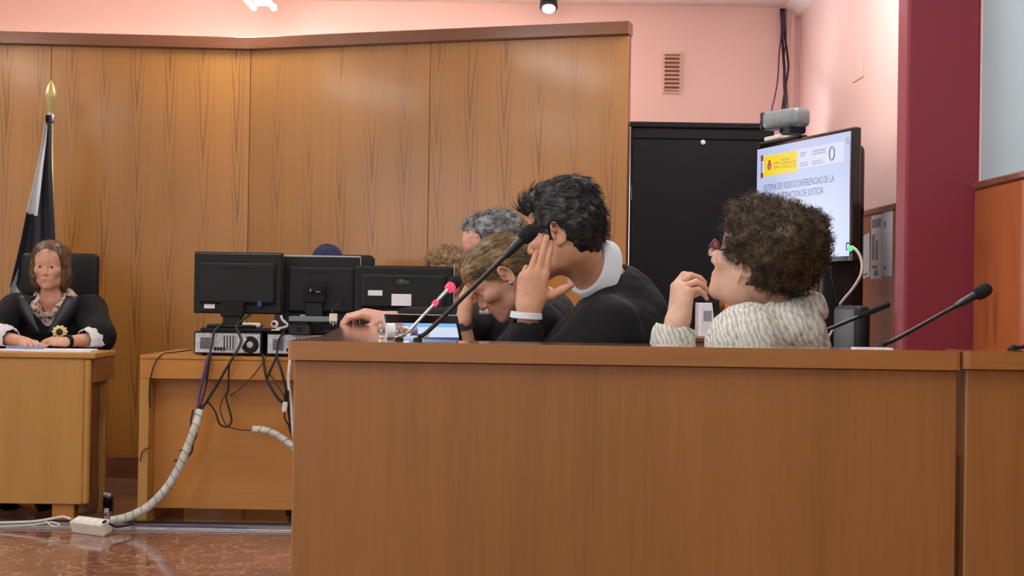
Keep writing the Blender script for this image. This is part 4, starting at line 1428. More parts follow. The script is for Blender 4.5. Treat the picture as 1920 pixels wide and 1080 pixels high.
# ------------------------------------------------------------------ sculpting: smooth blends of capsules and ellipsoids
class Field:
    def __init__(s, lo, hi, vox):
        s.lo = np.asarray(lo, float)
        s.vox = vox
        s.n = np.ceil((np.asarray(hi) - s.lo) / vox).astype(int) + 1
        s.d = np.full(tuple(s.n), 0.2, np.float32)

    def _sub(s, a, b):
        i0 = np.clip(np.floor((a - s.lo) / s.vox).astype(int), 0, s.n)
        i1 = np.clip(np.ceil((b - s.lo) / s.vox).astype(int) + 1, 0, s.n)
        if np.any(i1 <= i0):
            return None
        sl = tuple(slice(p, q) for p, q in zip(i0, i1))
        g = [(s.lo[k] + s.vox * np.arange(i0[k], i1[k])).astype(np.float32) for k in range(3)]
        return sl, g[0][:, None, None], g[1][None, :, None], g[2][None, None, :]

    def _put(s, sl, v, k, op):
        a = s.d[sl]
        k = max(k, 1e-5)
        if op == '+':
            h = np.maximum(k - np.abs(a - v), 0) / k
            s.d[sl] = np.minimum(a, v) - h * h * (k / 4)
        else:
            h = np.maximum(k - np.abs(a + v), 0) / k
            s.d[sl] = np.maximum(a, -v) + h * h * (k / 4)

    def cap(s, p, q, r0, r1, k=.01, op='+'):
        p, q = np.asarray(p, float), np.asarray(q, float)
        R = max(r0, r1) + k + 3 * s.vox
        t = s._sub(np.minimum(p, q) - R, np.maximum(p, q) + R)
        if t is None:
            return
        sl, x, y, z = t
        e = q - p
        L2 = max(float(e @ e), 1e-10)
        h = np.clip(((x - p[0]) * e[0] + (y - p[1]) * e[1] + (z - p[2]) * e[2]) / L2, 0, 1)
        d = np.sqrt((x - p[0] - h * e[0]) ** 2 + (y - p[1] - h * e[1]) ** 2 + (z - p[2] - h * e[2]) ** 2) - (r0 + (r1 - r0) * h)
        s._put(sl, d.astype(np.float32), k, op)

    def ell(s, c, r, R=None, k=.01, op='+'):
        c, r = np.asarray(c, float), np.asarray(r, float)
        R = np.eye(3) if R is None else np.asarray(R, float)
        ext = np.sqrt(((R * r) ** 2).sum(1)) + k + 3 * s.vox
        t = s._sub(c - ext, c + ext)
        if t is None:
            return
        sl, x, y, z = t
        x, y, z = x - c[0], y - c[1], z - c[2]
        k0 = 0
        k1 = 0
        for j in range(3):
            u = x * R[0, j] + y * R[1, j] + z * R[2, j]
            k0 = k0 + (u / r[j]) ** 2
            k1 = k1 + (u / r[j] ** 2) ** 2
        k0, k1 = np.sqrt(k0), np.sqrt(k1)
        d = np.where(k1 > 1e-6, k0 * (k0 - 1) / np.maximum(k1, 1e-6), -r.min())
        s._put(sl, d.astype(np.float32), k, op)

    def add(s, prims):
        for q in prims:
            if q[0] == 'c':
                s.cap(*q[1:])
            else:
                s.ell(*q[1:])

    def noise(s, amp, scale, seed=0, aniso=None):
        """displace the surface with smooth noise"""
        rng = np.random.default_rng(seed)
        near = np.abs(s.d) < max(4 * s.vox, amp * 3)
        ii = np.argwhere(near)
        p = s.lo + ii * s.vox
        if aniso is not None:
            p = p @ np.asarray(aniso).T
        s.d[near] += (amp * vnoise(p / scale, seed)).astype(np.float32)

    def mesh(s):
        d = s.d
        ins = d < 0
        c = np.zeros(tuple(s.n - 1), np.uint8)
        for i in (0, 1):
            for j in (0, 1):
                for k in (0, 1):
                    c += ins[i:i + c.shape[0], j:j + c.shape[1], k:k + c.shape[2]]
        act = (c > 0) & (c < 8)
        ijk = np.argwhere(act)
        idx = np.full(act.shape, -1, np.int64)
        idx[act] = np.arange(len(ijk))
        acc = np.zeros((len(ijk), 3))
        cnt = np.zeros(len(ijk))
        cs = [np.array([i, j, k]) for i in (0, 1) for j in (0, 1) for k in (0, 1)]
        for a in cs:
            for ax in range(3):
                if a[ax]:
                    continue
                b = a.copy(); b[ax] = 1
                ia, ib = ijk + a, ijk + b
                va, vb = d[ia[:, 0], ia[:, 1], ia[:, 2]], d[ib[:, 0], ib[:, 1], ib[:, 2]]
                mm = (va < 0) != (vb < 0)
                t = va[mm] / (va[mm] - vb[mm])
                acc[mm] += a + t[:, None] * (b - a)
                cnt[mm] += 1
        v = s.lo + s.vox * (ijk + acc / np.maximum(cnt, 1)[:, None])
        F = []
        for ax in range(3):
            o1, o2 = (ax + 1) % 3, (ax + 2) % 3
            sa = [slice(None)] * 3; sb = [slice(None)] * 3
            sa[ax] = slice(0, -1); sb[ax] = slice(1, None)
            ch = ins[tuple(sa)] != ins[tuple(sb)]
            e = np.argwhere(ch)
            e = e[(e[:, o1] > 0) & (e[:, o2] > 0) & (e[:, o1] < s.n[o1] - 1) & (e[:, o2] < s.n[o2] - 1)]
            q = []
            for d1, d2 in ((-1, -1), (0, -1), (0, 0), (-1, 0)):
                f = e.copy(); f[:, o1] += d1; f[:, o2] += d2
                q.append(idx[f[:, 0], f[:, 1], f[:, 2]])
            q = np.stack(q, 1)
            fl = ins[e[:, 0], e[:, 1], e[:, 2]]
            q[~fl] = q[~fl][:, ::-1]
            F.append(q)
        F = np.concatenate(F)
        F = F[(F >= 0).all(1)]
        return v, F


def vnoise(p, seed=0):
    """smooth value noise in -1..1"""
    p = np.asarray(p, float)
    i = np.floor(p).astype(np.int64)
    f = p - i
    f = f * f * (3 - 2 * f)
    out = np.zeros(len(p))
    for a in (0, 1):
        for b in (0, 1):
            for c in (0, 1):
                h = ((i[:, 0] + a) * 73856093) ^ ((i[:, 1] + b) * 19349663) ^ ((i[:, 2] + c) * 83492791) ^ (seed * 2654435)
                h = (h ^ (h >> 13)) * 1274126177 & 0x7fffffff
                w = (f[:, 0] if a else 1 - f[:, 0]) * (f[:, 1] if b else 1 - f[:, 1]) * (f[:, 2] if c else 1 - f[:, 2])
                out += w * ((h % 10007) / 5003.5 - 1)
    return out


def bounds(prims, pad=.03):
    lo, hi = np.full(3, 1e9), np.full(3, -1e9)
    for q in prims:
        if len(q) > 6 and q[6] == '-' or (q[0] == 'e' and len(q) > 5 and q[5] == '-'):
            continue
        if q[0] == 'c':
            r = max(q[3], q[4])
            a, b = np.minimum(q[1], q[2]) - r, np.maximum(q[1], q[2]) + r
        else:
            R = np.eye(3) if q[3] is None else np.asarray(q[3])
            e = np.sqrt(((R * np.asarray(q[2])) ** 2).sum(1))
            a, b = np.asarray(q[1]) - e, np.asarray(q[1]) + e
        lo, hi = np.minimum(lo, a), np.maximum(hi, b)
    return lo - pad, hi + pad


def sculpt(name, prims, vox, mat, parent, noise=(), clip_lo=None, tints=None):
    lo, hi = bounds(prims)
    if clip_lo is not None:
        lo = np.maximum(lo, clip_lo)
    F = Field(lo, hi, vox)
    F.add(prims)
    for nz in noise:
        F.noise(*nz)
    v, f = F.mesh()
    o = mk(name, v, f, mat, parent, True)
    if tints is not None or mat.startswith('hair'):
        tints = tints or []
        col = np.ones((len(o.data.vertices), 4), np.float32)
        if len(col) == len(v):
            for (c, r, rgb, soft) in tints:
                d = np.linalg.norm((v - np.asarray(c)) / np.asarray(r), axis=1)
                w = np.clip((1 - d) / soft, 0, 1)[:, None]
                col[:, :3] = col[:, :3] * (1 - w) + np.asarray(rgb) * w
        at = o.data.attributes.new('tint', 'FLOAT_COLOR', 'POINT')
        at.data.foreach_set('color', col.ravel())
    return o


# ------------------------------------------------------------------ heads
def head_frame(fx, fy, pitch, roll=0.0):
    """columns: forward, left, up.  pitch > 0 looks down"""
    f = nrm([fx, fy, 0])
    l = np.array([-f[1], f[0], 0])
    R = np.stack([f, l, [0, 0, 1.0]], 1)
    return R @ roty(pitch) @ rotx(roll)


def head_prims(R, c, s, fem=False, open_eyes=False):
    T = lambda p: np.asarray(c) + s * (R @ np.asarray(p, float))
    A = lambda r: np.asarray(r) * s
    q = []
    E = lambda p, r, k=.02, op='+', Rl=None: q.append(('e', T(p), A(r), R if Rl is None else R @ Rl, k * s, op))
    K = lambda a, b, r0, r1, k=.012, op='+': q.append(('c', T(a), T(b), r0 * s, r1 * s, k * s, op))
    jw = .040 if fem else .045
    E((-.014, 0, .036), (.098, .076, .083))
    E((.028, 0, -.022), (.062, .060, .082), .03)
    E((.050, 0, .045), (.044, .056, .050), .03)
    for sg in (-1, 1):
        K((-.005, sg * .053, -.045), (.012, sg * jw, -.078), .019, .017, .03)
        K((.012, sg * jw, -.078), (.072, sg * .010, -.101), .017, .015, .025)
        E((.058, sg * .042, -.022), (.028, .022, .020), .025)
    K((.066, 0, -.09), (.078, 0, -.100), .018, .015, .02)
    E((.066, 0, -.062), (.030, .032, .030), .025)
    for sg in (-1, 1):
        E((.098, sg * .031, .000), (.016, .019, .012), .014, '-')
        K((.080, sg * .014, .019), (.068, sg * .048, .019), .011 if not fem else .008, .007, .012)
        E((.074, sg * .031, .000), (.0135, .0145, .0115), .004)
    K((.086, 0, .012), (.106, 0, -.028), .0075, .0098, .010)
    E((.104, 0, -.036), (.012, .009, .009), .008)
    for sg in (-1, 1):
        E((.093, sg * .0125, -.037), (.011, .0075, .008), .006)
        E((.098, sg * .007, -.046), (.005, .0035, .003), .003, '-')
    E((.0905, 0, -.063), (.0095, .022, .0062), .006)
    E((.089, 0, -.0745), (.0095, .0195, .0075), .006)
    K((.101, -.018, -.0688), (.101, .018, -.0688), .0022, .0022, .004, '-')
    # ears
    for sg in (-1, 1):
        Rl = rotz(sg * .42) @ roty(.16)
        O = np.array([-.010, sg * .081, -.002])
        ep = lambda x, y, z: O + Rl @ np.array([x, sg * y, z])
        E(ep(.002, -.003, -.002), (.017, .006, .029), .006, '+', Rl)
        E(ep(.003, .005, -.003), (.0105, .0075, .0175), .004, '-', Rl)
        E(ep(.006, .0, -.028), (.0095, .0055, .0105), .005, '+', Rl)
        arc = [ep(.018 * math.cos(t), .0035, .030 * math.sin(t) - .001) for t in np.linspace(.75, 4.6, 10)]
        for u_, w_ in zip(arc[:-1], arc[1:]):
            K(u_, w_, .0042, .0042, .003)
        K(ep(.014, .003, .012), ep(.004, .002, .004), .0035, .003, .003)
        K(ep(.013, .003, -.006), ep(.012, .004, -.014), .0045, .004, .003)
    return q, T


def face_tints(T, R, s, brow=(.32, .26, .22), lip=(.92, .62, .60)):
    t = []
    for sg in (-1, 1):
        t.append((T((.075, sg * .031, .022)), np.full(3, .021 * s), brow, .6)) if False else None
        for k in range(5):
            t.append((T((.089 - .004 * k, sg * (.014 + .008 * k), .022 + .0015 * k)), np.full(3, .0065 * s), brow, .5))
        t.append((T((.078, sg * .045, -.03)), np.full(3, .03 * s), (1.0, .88, .86), 1.0))
        t.append((T((.090, sg * .031, -.002)), np.full(3, .009 * s), (.42, .36, .34), .5))
    t.append((T((.098, 0, -.0685)), np.array([.016, .026, .010]) * s * 1.2, lip, .5))
    for sg in (-1, 1):  # shade of the ear hollow, painted into the skin tint
        t.append((T((-.006, sg * .086, -.004)), np.array([.012, .012, .016]) * s, (.72, .52, .48), .8))
        t.append((T((.012, sg * .08, -.006)), np.array([.010, .012, .014]) * s, (.85, .68, .64), .9))
    t.append((T((.108, 0, -.035)), np.full(3, .018 * s), (1.0, .88, .86), 1.0))
    return [q for q in t if q]


# ------------------------------------------------------------------ hands
def hand(wr, u, b, right, s=1.0, curls=((10, 15, 10),) * 4, spread=(6, 2, -2, -7), thumb=((.048, .044, -.014), (.076, .060, -.022), (.100, .066, -.026))):
    """wr wrist, u towards the fingers, b out of the back of the hand"""
    u = nrm(u)
    b = nrm(np.asarray(b, float) - u * np.dot(b, u))
    th = np.cross(u, b) * (-1 if right else 1)
    W = lambda p: np.asarray(wr) + s * (u * p[0] + th * p[1] + b * p[2])
    q = []
    kn = [(.090, .027, .002), (.094, .008, .005), (.089, -.012, .004), (.079, -.030, 0)]
    rr = [.0098, .0100, .0094, .0083]
    ln = [(.042, .025, .020), (.046, .029, .021), (.043, .027, .020), (.033, .020, .018)]
    for k in range(4):
        q.append(('c', W((0, kn[k][1] * .55, 0)), W(kn[k]), .0155 * s, (rr[k] + .0012) * s, .014 * s, '+'))
    q.append(('c', W((.02, 0, -.006)), W((.075, -.004, -.006)), .017 * s, .016 * s, .02 * s, '+'))
    q.append(('c', W((.012, .016, -.008)), W((.045, .036, -.012)), .016 * s, .0145 * s, .016 * s, '+'))
    q.append(('c', W((.012, -.022, -.008)), W((.07, -.030, -.006)), .013 * s, .011 * s, .014 * s, '+'))
    tips = []
    for k in range(4):
        p = np.array(kn[k], float)
        a = 0.0
        sp = math.radians(spread[k])
        r = rr[k]
        for j in range(3):
            a += math.radians(curls[k][j])
            d = np.array([math.cos(a) * math.cos(sp), math.sin(sp) * max(.2, math.cos(a)), -math.sin(a)])
            e = p + nrm(d) * ln[k][j]
            r2 = r * (.93 if j < 2 else .80)
            q.append(('c', W(p), W(e), r * s, r2 * s, .0028 * s if j == 0 else .0015 * s, '+'))
            r = r2
            p = e
        nb = np.array([math.sin(a), 0, math.cos(a)])
        tips.append((W(p - nrm(d) * .003 + nb * r * .8), W(p), u * d[0] + th * d[1] + b * d[2], u * nb[0] + b * nb[2], r * s))
    tp = [np.array((.040, .034, -.012))] + [np.array(t, float) for t in thumb]
    tr = [.0145, .0120, .0112, .0088]
    for j in range(3):
        q.append(('c', W(tp[j]), W(tp[j + 1]), tr[j] * s, tr[j + 1] * s, .006 * s, '+'))
    tips.append((W(tp[3]), W(tp[3]), nrm(W(tp[3]) - W(tp[2])), b, tr[3] * s))
    return q, tips, W


# ------------------------------------------------------------------ hair strands over a sculpted hair volume
def strands(o, n, flow, L, r, seed, curl=0.0, lift=0.25, wob=.2, seg=6, keep=None, center=None):
    rng = np.random.default_rng(seed)
    me = o.data
    nv = len(me.vertices)
    co = np.empty(nv * 3, np.float32); me.vertices.foreach_get('co', co); co = co.reshape(-1, 3) + ORG[o.parent.name]
    no = np.empty(nv * 3, np.float32); me.vertex_normals.foreach_get('vector', no); no = no.reshape(-1, 3)
    if keep is not None:
        ok = np.where(keep(co))[0]
    else:
        ok = np.arange(nv)
    ids = rng.choice(ok, n)
    p = co[ids].astype(float); nn = no[ids].astype(float)
    f = flow(p, nn) if callable(flow) else np.tile(np.asarray(flow, float), (n, 1))
    f = f + rng.normal(0, wob, (n, 3))
    t = f - nn * (f * nn).sum(1, keepdims=True)
    t /= np.maximum(np.linalg.norm(t, axis=1, keepdims=True), 1e-6)
    w = np.cross(nn, t)
    Ls = L * rng.uniform(.6, 1.3, n)
    ph = rng.uniform(0, 6.28, n)
    rows = []
    sg = np.where(rng.random(n) < .5, -1, 1)
    for k in range(seg + 1):
        s_ = k / seg
        q = p + t * (Ls * s_)[:, None] + nn * ((lift * Ls * s_) - .0015)[:, None]
        if center is not None:  # bend back towards the head
            q = q - nn * (Ls ** 2 * s_ ** 2 * 4.0)[:, None]
        if curl:
            a = ph + sg * s_ * 7.5
            q = q + (w * np.cos(a)[:, None] + nn * np.sin(a)[:, None] * .8 + t * np.sin(a * 1.3)[:, None] * .4) * curl * min(1, s_ * 2.5)
        rows.append(q)
    V = []
    for k in range(seg + 1):
        d = rows[min(k + 1, seg)] - rows[max(k - 1, 0)]
        d /= np.maximum(np.linalg.norm(d, axis=1, keepdims=True), 1e-9)
        a = np.cross(d, nn); a /= np.maximum(np.linalg.norm(a, axis=1, keepdims=True), 1e-9)
        b = np.cross(d, a)
        rad = r * (1 - .75 * (k / seg) ** 2)
        for j in range(3):
            an = 2 * math.pi * j / 3
            V.append(rows[k] + rad * (math.cos(an) * a + math.sin(an) * b))
    V = np.stack(V, 1)                        # n, (seg+1)*3, 3
    F = []
    for k in range(seg):
        for j in range(3):
            j2 = (j + 1) % 3
            F.append([k * 3 + j, k * 3 + j2, (k + 1) * 3 + j2, (k + 1) * 3 + j])
    F = np.array(F)
    m_ = V.shape[1]
    allF = (F[None] + (np.arange(n) * m_)[:, None, None]).reshape(-1, 4)
    tn = np.repeat(np.exp(rng.normal(0, .38, n)), m_)
    return V.reshape(-1, 3), allF, tn


def add_strands(o, name, mat, *a, **k):
    v, f, tn = strands(o, *a, **k)
    s = mk(name, v, f, mat, o, True)
    col = np.ones((len(s.data.vertices), 4), np.float32)
    if len(col) == len(tn):
        col[:, :3] = np.clip(tn, .35, 2.2)[:, None]
    s.data.attributes.new('tint', 'FLOAT_COLOR', 'POINT').data.foreach_set('color', col.ravel())
    s['kind'] = 'stuff'
    return s


_mk = mk


# ------------------------------------------------------------------ clothed torsos
def torso(hip, neck, SL, SR, knee=.42, fwd=(-1, 0, 0), big=1.0, legs=True, floor_z=0.0):
    hip, neck, SL, SR = [np.asarray(q, float) for q in (hip, neck, SL, SR)]
    z = nrm(neck - hip)
    y = nrm(SL - SR); y = nrm(y - z * np.dot(y, z))
    x = np.cross(y, z)
    R = np.stack([x, y, z], 1)
    L = np.linalg.norm(neck - hip)
    q = [('e', hip + z * .60 * L + x * .01, (.125 * big, .175 * big, .26), R, .04, '+'),
         ('e', hip + z * .22 * L + x * .01, (.145 * big, .18 * big, .22), R, .06, '+')]
    for Sx in (SL, SR):
        q.append(('c', neck - z * .03, Sx, .055, .068 * big, .05, '+'))
    if legs:
        f = nrm(fwd)
        for sg, Sx in ((1, SL), (-1, SR)):
            h = hip + y * sg * .09
            kn = np.array([h[0], h[1], floor_z + .50]) + f * knee
            q.append(('c', h, kn, .09, .065, .05, '+'))
            an = np.array([kn[0], kn[1], floor_z + .08]) - f * .02
            q.append(('c', kn, an, .062, .05, .03, '+'))
            q.append(('c', an - np.array([0, 0, .04]), an + f * .16 - np.array([0, 0, .045]), .04, .035, .02, '+'))
    return q, R


def person(label, loc):
    return thing('person', label, 'person', (loc[0], loc[1], 0))


def torus(mm, c, nrm_, R, r, n=24, m_=8, a0=0, a1=2 * math.pi):
    nrm_ = nrm(nrm_)
    u = nrm(np.cross(nrm_, [0.2, .3, .9])); w = np.cross(nrm_, u)
    mm.tube([np.asarray(c) + R * (math.cos(t) * u + math.sin(t) * w) for t in np.linspace(a0, a1, n)], r, m_, False)
    return mm


def band(mm, c, ax, rx, h, th=.002, n=24):
    mm.lathe([(rx, -h / 2), (rx + th, -h / 2), (rx + th, h / 2), (rx, h / 2)], c, ax, n)
    return mm

# ================================================================== the people
def V3(*a):
    return np.array(a, float)


def arm(q, S, E, W_, r=(.047, .040, .036, .026)):
    q.append(('c', S, E, r[0], r[1], .02, '+'))
    q.append(('c', E, W_, r[2], r[3], .015, '+'))
    mid = W_ + nrm(E - W_) * .02
    return q


# ------------------------------------------------------------------ young man with black hair, head in his hand
hc, hs = P(1059, 438, 3.65), .93
HR = head_frame(-.92, .39, math.radians(9))
q, T_ = head_prims(HR, hc, hs)
neck = P(1143, 518, 3.74)
q.append(('c', T_((-.030, 0, -.045)), neck + V3(-.025, 0, -.03), .054, .055, .03, '+'))
SL, SR = V3(.238, 3.55, .975), V3(.285, 3.93, 1.03)
hip = V3(.33, 3.80, .53)
q.append(('e', (hip + neck) / 2 + V3(-.01, 0, .12), (.10, .14, .2), None, .04, '+'))
EL, WL = V3(.030, 3.54, .80), P(992, 578, 3.53)
arm(q, SL, EL, WL)
arm(q, SR, V3(.06, 3.95, .80), V3(-.10, 3.87, .80))
hq, tips, HW = hand(WL, P(1014, 450, 3.535) - WL, (-.10, -1, .12), False, .98,
                    ((6, 10, 6), (4, 10, 8), (24, 30, 20), (46, 50, 25)), (-1, 3, 5, 8),
                    ((.042, .050, -.010), (.060, .074, -.012), (.076, .094, -.014)))
q += hq
hq2, _, _ = hand(V3(-.10, 3.87, .79), (-1, -.1, 0), (0, -.1, 1), True, .98, ((15, 25, 15),) * 4)
q += hq2
me_ = person('young black-haired man in a black robe resting his face in his hand', hip)
sculpt('body', q, .0031, 'skin_a', me_, tints=face_tints(T_, HR, hs, (.2, .17, .15)) + [(p, np.full(3, .007), (1.0, .82, .78), .6) for p, *_ in tips])
# hair
E = lambda p, r, k=.02, op='+': ('e', T_(p), np.array(r) * hs, HR, k, op)
hp = [E((-.018, 0, .050), (.100, .086, .084)), E((-.056, 0, .000), (.056, .076, .076), .03), E((.030, 0, .104), (.066, .064, .042), .025), E((-.030, 0, .112), (.070, .066, .042), .03),
      E((.086, .0, .092), (.034, .052, .030), .02), E((.010, .066, .03), (.045, .022, .05), .02),
      E((.108, 0, -.010), (.056, .11, .075), .01, '-'), E((.045, 0, -.11), (.10, .12, .078), .012, '-'),
      E((-.004, .090, -.022), (.022, .034, .046), .008, '-'), E((-.004, -.090, -.022), (.022, .034, .046), .008, '-'),
      E((.06, .085, -.03), (.045, .03, .05), .008, '-')]
an = HR.T * np.array([[1.0], [2.2], [1.6]])
hair = sculpt('hair', hp, .003, 'hair_black', me_, noise=((.004, .018, 3, an), (.002, .008, 5, an)))
up = HR[:, 2]
fw = HR[:, 0]
add_strands(hair, 'hair_strands', 'hair_black', 2800, lambda p, n_: np.tile(-fw * 1.0 - up * .25, (len(p), 1)) + ((p - hc) @ fw > .03)[:, None] * (up * .9 + fw * .6), .036, .0009, 11, lift=.03, wob=.14, center=hc, keep=lambda p: ((p - hc) @ up > -.035))
# robe
tq, _ = torso(hip, neck - V3(-.02, 0, .05), SL, SR, big=1.12)
tq.append(('e', V3(.345, 3.78, .92), (.09, .20, .17), None, .05, '+'))
tq.append(('e', neck + V3(.035, .02, -.035), (.06, .11, .055), None, .04, '+'))
tq += [('c', neck + V3(.02, 0, -.05), SR, .062, .07, .05, '+'), ('c', SL, EL + V3(.05, .0, .02), .082, .078, .04, '+'), ('c', EL + V3(.06, 0, .0), EL, .072, .058, .03, '+'), ('c', EL, P(985, 626, 3.53), .055, .046, .03, '+'),
       ('c', P(985, 634, 3.53), WL + nrm(WL - EL) * .03, .032, .032, .004, '-'),
       ('c', SR, V3(.07, 3.95, .84), .075, .07, .04, '+'), ('c', V3(.07, 3.95, .83), V3(-.06, 3.88, .81), .06, .05, .03, '+'),
       ('c', T_((-.03, 0, -.06)), neck + nrm(T_((-.03, 0, -.06)) - neck) * .03, .06, .058, .006, '-')]
sculpt('robe', tq, .006, 'robe', me_, noise=((.005, .055, 7), (.0025, .02, 8)))
ax = nrm(T_((-.03, 0, -.06)) - neck)
ax = nrm(ax + V3(-.35, 0, -.08))
cm = M()
cc = P(1110, 503, 3.70)
prof = [(.062, -.034), (.084, -.030), (.076, .018), (.071, .021), (.062, .016), (.060, -.026)]
cm.lathe(prof, cc, ax, 36)
cm.build('collar', 'collar_white', me_, True, 50)
M().lathe([(.037, -.012), (.041, -.011), (.039, .003), (.036, .004), (.034, .001)], P(987, 588, 3.53), nrm(WL - EL), 24).build('shirt_cuff', 'collar_white', me_, True, 50)

# ------------------------------------------------------------------ woman with brown curly hair in a knit jacket
hc, hs = P(1422, 490, 3.14), .93
HR = head_frame(-.84, .54, math.radians(-19))
q, T_ = head_prims(HR, hc, hs, True)
neck = P(1468, 580, 3.19)
q.append(('c', T_((-.03, 0, -.045)), neck, .054, .06, .03, '+'))
q.append(('c', T_((.02, 0, -.08)), neck + V3(-.03, 0, -.01), .034, .05, .03, '+'))
q.append(('c', T_((-.0, .02, -.06)), neck, .045, .05, .03, '+'))
SL, SR = V3(.495, 3.03, .965), V3(.61, 3.40, .995)
hip = V3(.655, 3.26, .52)
q.append(('e', (hip + neck) / 2 + V3(-.01, 0, .1), (.10, .14, .2), None, .04, '+'))
ER, WR = V3(.345, 3.20, .79), P(1270, 603, 3.2)
arm(q, SR, ER, WR, (.045, .04, .041, .029))
arm(q, SL, V3(.46, 3.02, .80), V3(.30, 3.12, .79))
hq, tips, HW = hand(WR, V3(.10, .02, 1), (-1, -.55, .16), True, .88,
                    ((38, 50, 22), (52, 46, 20), (66, 44, 18), (76, 42, 16)), (3, 0, -3, -6),
                    ((.052, .036, -.022), (.072, .034, -.052), (.082, .030, -.078)))
q += hq
me_ = person('woman with puffy brown curly hair in a cream knit jacket, chin on hand', hip)
nails = []
for t in tips[1:4]:
    nails.append((t[1] + t[2] * .004, np.full(3, .0085), (.72, .08, .10), .35))
sculpt('body', q, .003, 'skin_c', me_, tints=face_tints(T_, HR, hs) + nails)
E = lambda p, r, k=.02, op='+': ('e', T_(p), np.array(r) * hs, HR, k, op)
hp = [E((-.026, 0, .050), (.116, .112, .100)), E((-.050, 0, .016), (.084, .100, .068), .03), E((.030, 0, .100), (.062, .08, .040), .03), E((-.02, .07, .03), (.06, .05, .07), .03), E((-.070, 0, .076), (.066, .096, .074), .03),
      E((.118, 0, -.025), (.070, .13, .105), .012, '-'), E((.035, .09, -.075), (.060, .055, .075), .012, '-'), E((.02, 0, -.13), (.12, .12, .05), .012, '-'),
      E((-.006, .098, -.034), (.027, .05, .031), .008, '-')]
hair = sculpt('hair', hp, .003, 'hair_brown', me_, noise=((.008, .028, 3), (.004, .011, 5)))
add_strands(hair, 'hair_curls', 'hair_brown', 5200, lambda p, n_: np.random.default_rng(1).normal(0, 1, p.shape), .022, .0007, 21, curl=.006, lift=.45, wob=.6, seg=8, keep=lambda p: np.linalg.norm(p - T_((-.006, .10, -.034)), axis=1) > .046)
# jacket
tq, _ = torso(hip, neck - V3(0.01, 0, .03), SL, SR, big=1.0)
tq += [('c', SL, V3(.47, 3.03, .82), .075, .07, .04, '+'), ('c', V3(.47, 3.03, .82), V3(.36, 3.11, .80), .06, .05, .03, '+'),
       ('c', SR, ER + V3(.04, .0, .01), .07, .066, .04, '+'),
       ('e', V3(.585, 3.20, .985), (.11, .18, .10), None, .05, '+'),
       ('c', T_((-.03, 0, -.07)), neck + V3(0, 0, .012), .08, .064, .008, '-')]
sculpt('jacket', tq, .006, 'knit', me_, noise=((.006, .06, 7), (.0025, .018, 8)))
# broad knitted collar standing round the neck
cq = []
for i in range(15):
    t = math.radians(-150 + i * 300 / 14)
    p = neck + V3(-.004, 0, .008) + V3(.072 * math.cos(t) + .004, .080 * math.sin(t), .016 * math.cos(t) - .004)
    if i:
        cq.append(('c', pp, p, .019, .019, .012, '+'))
        cq.append(('c', pp + V3(0, 0, -.024) + (pp - neck) * .06, p + V3(0, 0, -.024) + (p - neck) * .06, .02, .02, .016, '+'))
    pp = p
sculpt('collar', cq, .004, 'knit', me_, noise=((.003, .03, 4),))
# wide sleeve of the raised forearm
d = nrm(WR - ER)
top = P(1263, 634, 3.2)
sculpt('sleeve', [('c', ER, top, .058, .051, .02, '+'), ('c', top + d * .215, top + d * .6, .19, .19, .003, '-'), ('c', ER + d * .08, top + d * .09, .036, .044, .003, '-')], .004, 'knit', me_, noise=((.003, .03, 4),))
# glasses
gl = M()
fwd, lf, upv = HR[:, 0], HR[:, 1], HR[:, 2]
root_g = None
for sg in (-1, 1):
    c = T_((.108, sg * .034, -.004))
    pts = [c + hs * (lf * .025 * math.cos(t) + upv * .020 * math.sin(t) - fwd * .004 * abs(math.cos(t))) for t in np.linspace(0, 2 * math.pi, 28)]
    fr = M().tube(pts, .0009, 6, False).build('glasses_rim', 'cable_white', me_, True)
    M().tube([c + hs * (lf * .025 * math.cos(t) + upv * .020 * math.sin(t) - fwd * .004 * abs(math.cos(t))) for t in np.linspace(-.1, math.pi + .1, 14)], .0021, 6).build('brow_bar', 'frame_red', fr, True)
    n_ = 20
    M().raw([c] + [c + hs * (lf * .024 * math.cos(t) + upv * .019 * math.sin(t) - fwd * .004 * abs(math.cos(t))) for t in np.linspace(0, 2 * math.pi, n_ + 1)[:-1]], [[0, 1 + i, 1 + (i + 1) % n_] for i in range(n_)]).build('glasses_lens', 'lens', fr)
    M().tube(smooth_path([c + hs * lf * sg * .026 + hs * upv * .004, T_((.06, sg * .077, .004)), T_((.0, sg * .083, .006))], 5), .0019, 6).build('glasses_arm', 'black_matte', me_, True)
M().tube(smooth_path([T_((.108, -.009, .002)), T_((.112, 0, .005)), T_((.108, .009, .002))], 4), .0016, 6).build('glasses_bridge', 'frame_red', me_, True)
torus(M(), T_((-.006, .090, -.046)), fwd + lf * .4, .0085, .0018).build('earring', 'gold', me_, True)

